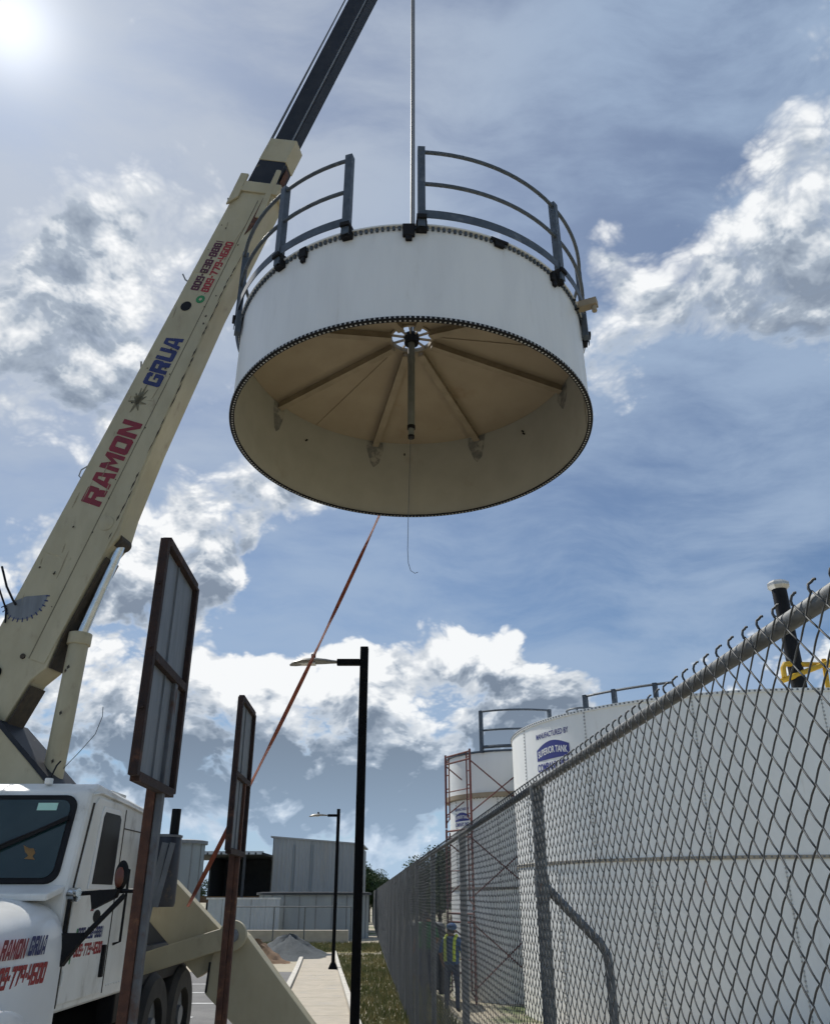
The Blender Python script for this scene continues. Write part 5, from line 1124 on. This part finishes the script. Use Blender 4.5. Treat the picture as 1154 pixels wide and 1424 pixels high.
for i in range(5): corrugated((-10.3 + i * .72, 45.6, 0), (-9.6 + i * .72, 45.6, 0), gB, 1.62, pitch=.175, amp=.03).build('fence_sheet', 'sheet', cf, smooth=0)
mb = MB(); mb.box((-8.55, 45.62, 1.66), (3.7, .12, .08)); mb.build('cap_rail', 'paint', cf, smooth=0)
pf = thing('wire_fence', 'low galvanised pipe fence crossing in front of the round tank', 'fence', (-5.6, 41.8, gB))
for x in (-8.6, -6.4, -5.0, -2.9): mb = MB(); mb.cyl((x, 41.8, gB - .05), (x, 41.8, 1.32), .03, 8); mb.build('fence_post', 'galv', pf)
mb = MB(); mb.tube([(-8.6, 41.8, 1.32), (-2.9, 41.8, 1.32)], .024, 8); mb.build('top_rail', 'galv', pf)
si = thing('grey_silo', 'round grey corrugated silo behind the truck exhaust', 'silo', (-10.4, 40, gB))
mb = MB(); mb.lathe((-10.45, 40.0, gB), [(0, 0), (1.0, 0), (1.0, 4.15), (0, 4.3)], n=48); mb.build('shell', 'silo', si)
for k in range(12): a = 2 * PI * k / 12 + .2; mb = MB(); mb.box((-10.45 + 1.0 * math.cos(a), 40 + 1.0 * math.sin(a), gB + 2.05), (.04, .05, 4.1), Matrix.Rotation(a, 3, 'Z')); mb.build('seam_strip', 'steel', si, smooth=0)
mb = MB(); mb.lathe((-10.45, 40.0, gB), [(.9, 4.1), (1.13, 4.06), (1.13, 4.2), (.9, 4.24)], n=48); mb.build('rim', 'steel', si)

# ------------------------------------------------------------------ trees
def tree_meshes(seed, h, rad):
    r = np.random.default_rng(seed); tb_ = MB(); tb_.tube([(0, 0, 0), (.05, .02, h * .25), (-.06, .05, h * .5), (.02, 0, h * .75)], [h * .035, h * .028, h * .02, h * .008], 8)
    cl = []
    for k in range(16):
        a, e = r.uniform(0, 6.28), r.uniform(.35, .92); rr = rad * r.uniform(.3, .85) * (1.1 - abs(e - .6)); c = (rr * math.cos(a), rr * math.sin(a), h * e)
        tb_.tube([(0, 0, h * (e - .22)), (c[0] * .6, c[1] * .6, h * (e - .06)), c], [h * .012, h * .008, h * .003], 5); cl.append((c, rad * r.uniform(.28, .5)))
    P = []
    for c, s_ in cl:
        d = r.normal(0, 1, (700, 3)); d /= np.linalg.norm(d, axis=1, keepdims=True); P.append(np.array(c) + d * s_ * r.uniform(.35, 1.05, (700, 1)) * [1, 1, .8])
    P = np.concatenate(P); n = len(P); u_ = r.normal(0, 1, (n, 3)); u_ /= np.linalg.norm(u_, axis=1, keepdims=True); v_ = np.cross(u_, r.normal(0, 1, (n, 3))); v_ /= np.linalg.norm(v_, axis=1, keepdims=True); sz = r.uniform(.05, .11, (n, 1)) * h / 5
    V = np.stack([P - u_ * sz, P + v_ * sz * .6, P + u_ * sz, P - v_ * sz * .6], 1).reshape(-1, 3); Q = np.arange(4 * n).reshape(-1, 4)
    return tb_, V, Q
variants = []
for sd_ in range(3):
    tb_, V, Q = tree_meshes(sd_ + 11, 5.0, 2.3); variants.append((tb_, np_mesh('crown', V, Q, 'leaf', False)))
tl = ['tree with rounded crown just right of the corrugated building', 'second tree from the building, lower and darker', 'small tree seen through the fence beside the building', 'tree seen through the shed bay on the left',
      'tree seen through the fence left of the scaffold', 'bushy tree at the far end of the fence', 'tree behind the grey silo', 'tree behind the generator and workers', 'far tree between scaffold and fence posts']
spots = [(-4.9, 74, .88), (-3.9, 78, .78), (-2.6, 74, .62), (-18.5, 76, .8), (1.6, 60, .95), (-.9, 64, .62), (-22, 80, .9), (2.6, 52, 1.0), (.4, 66, .75)]
for i, (x, y, s_) in enumerate(spots):
    t = thing('tree', tl[i], 'tree', (x, y, gz(x, y)), group='trees beyond the yard', local=True, rot=(0, 0, i * 1.3)); t.scale = (s_, s_, s_)
    tb_, cm = variants[i % 3]
    if i < 3: trunk = tb_.build('trunk', 'bark', t); variants[i] = (trunk, cm)
    else: copy_obj(tb_, t)
    c = bpy.data.objects.new('crown', cm); col.objects.link(c); c.parent = t
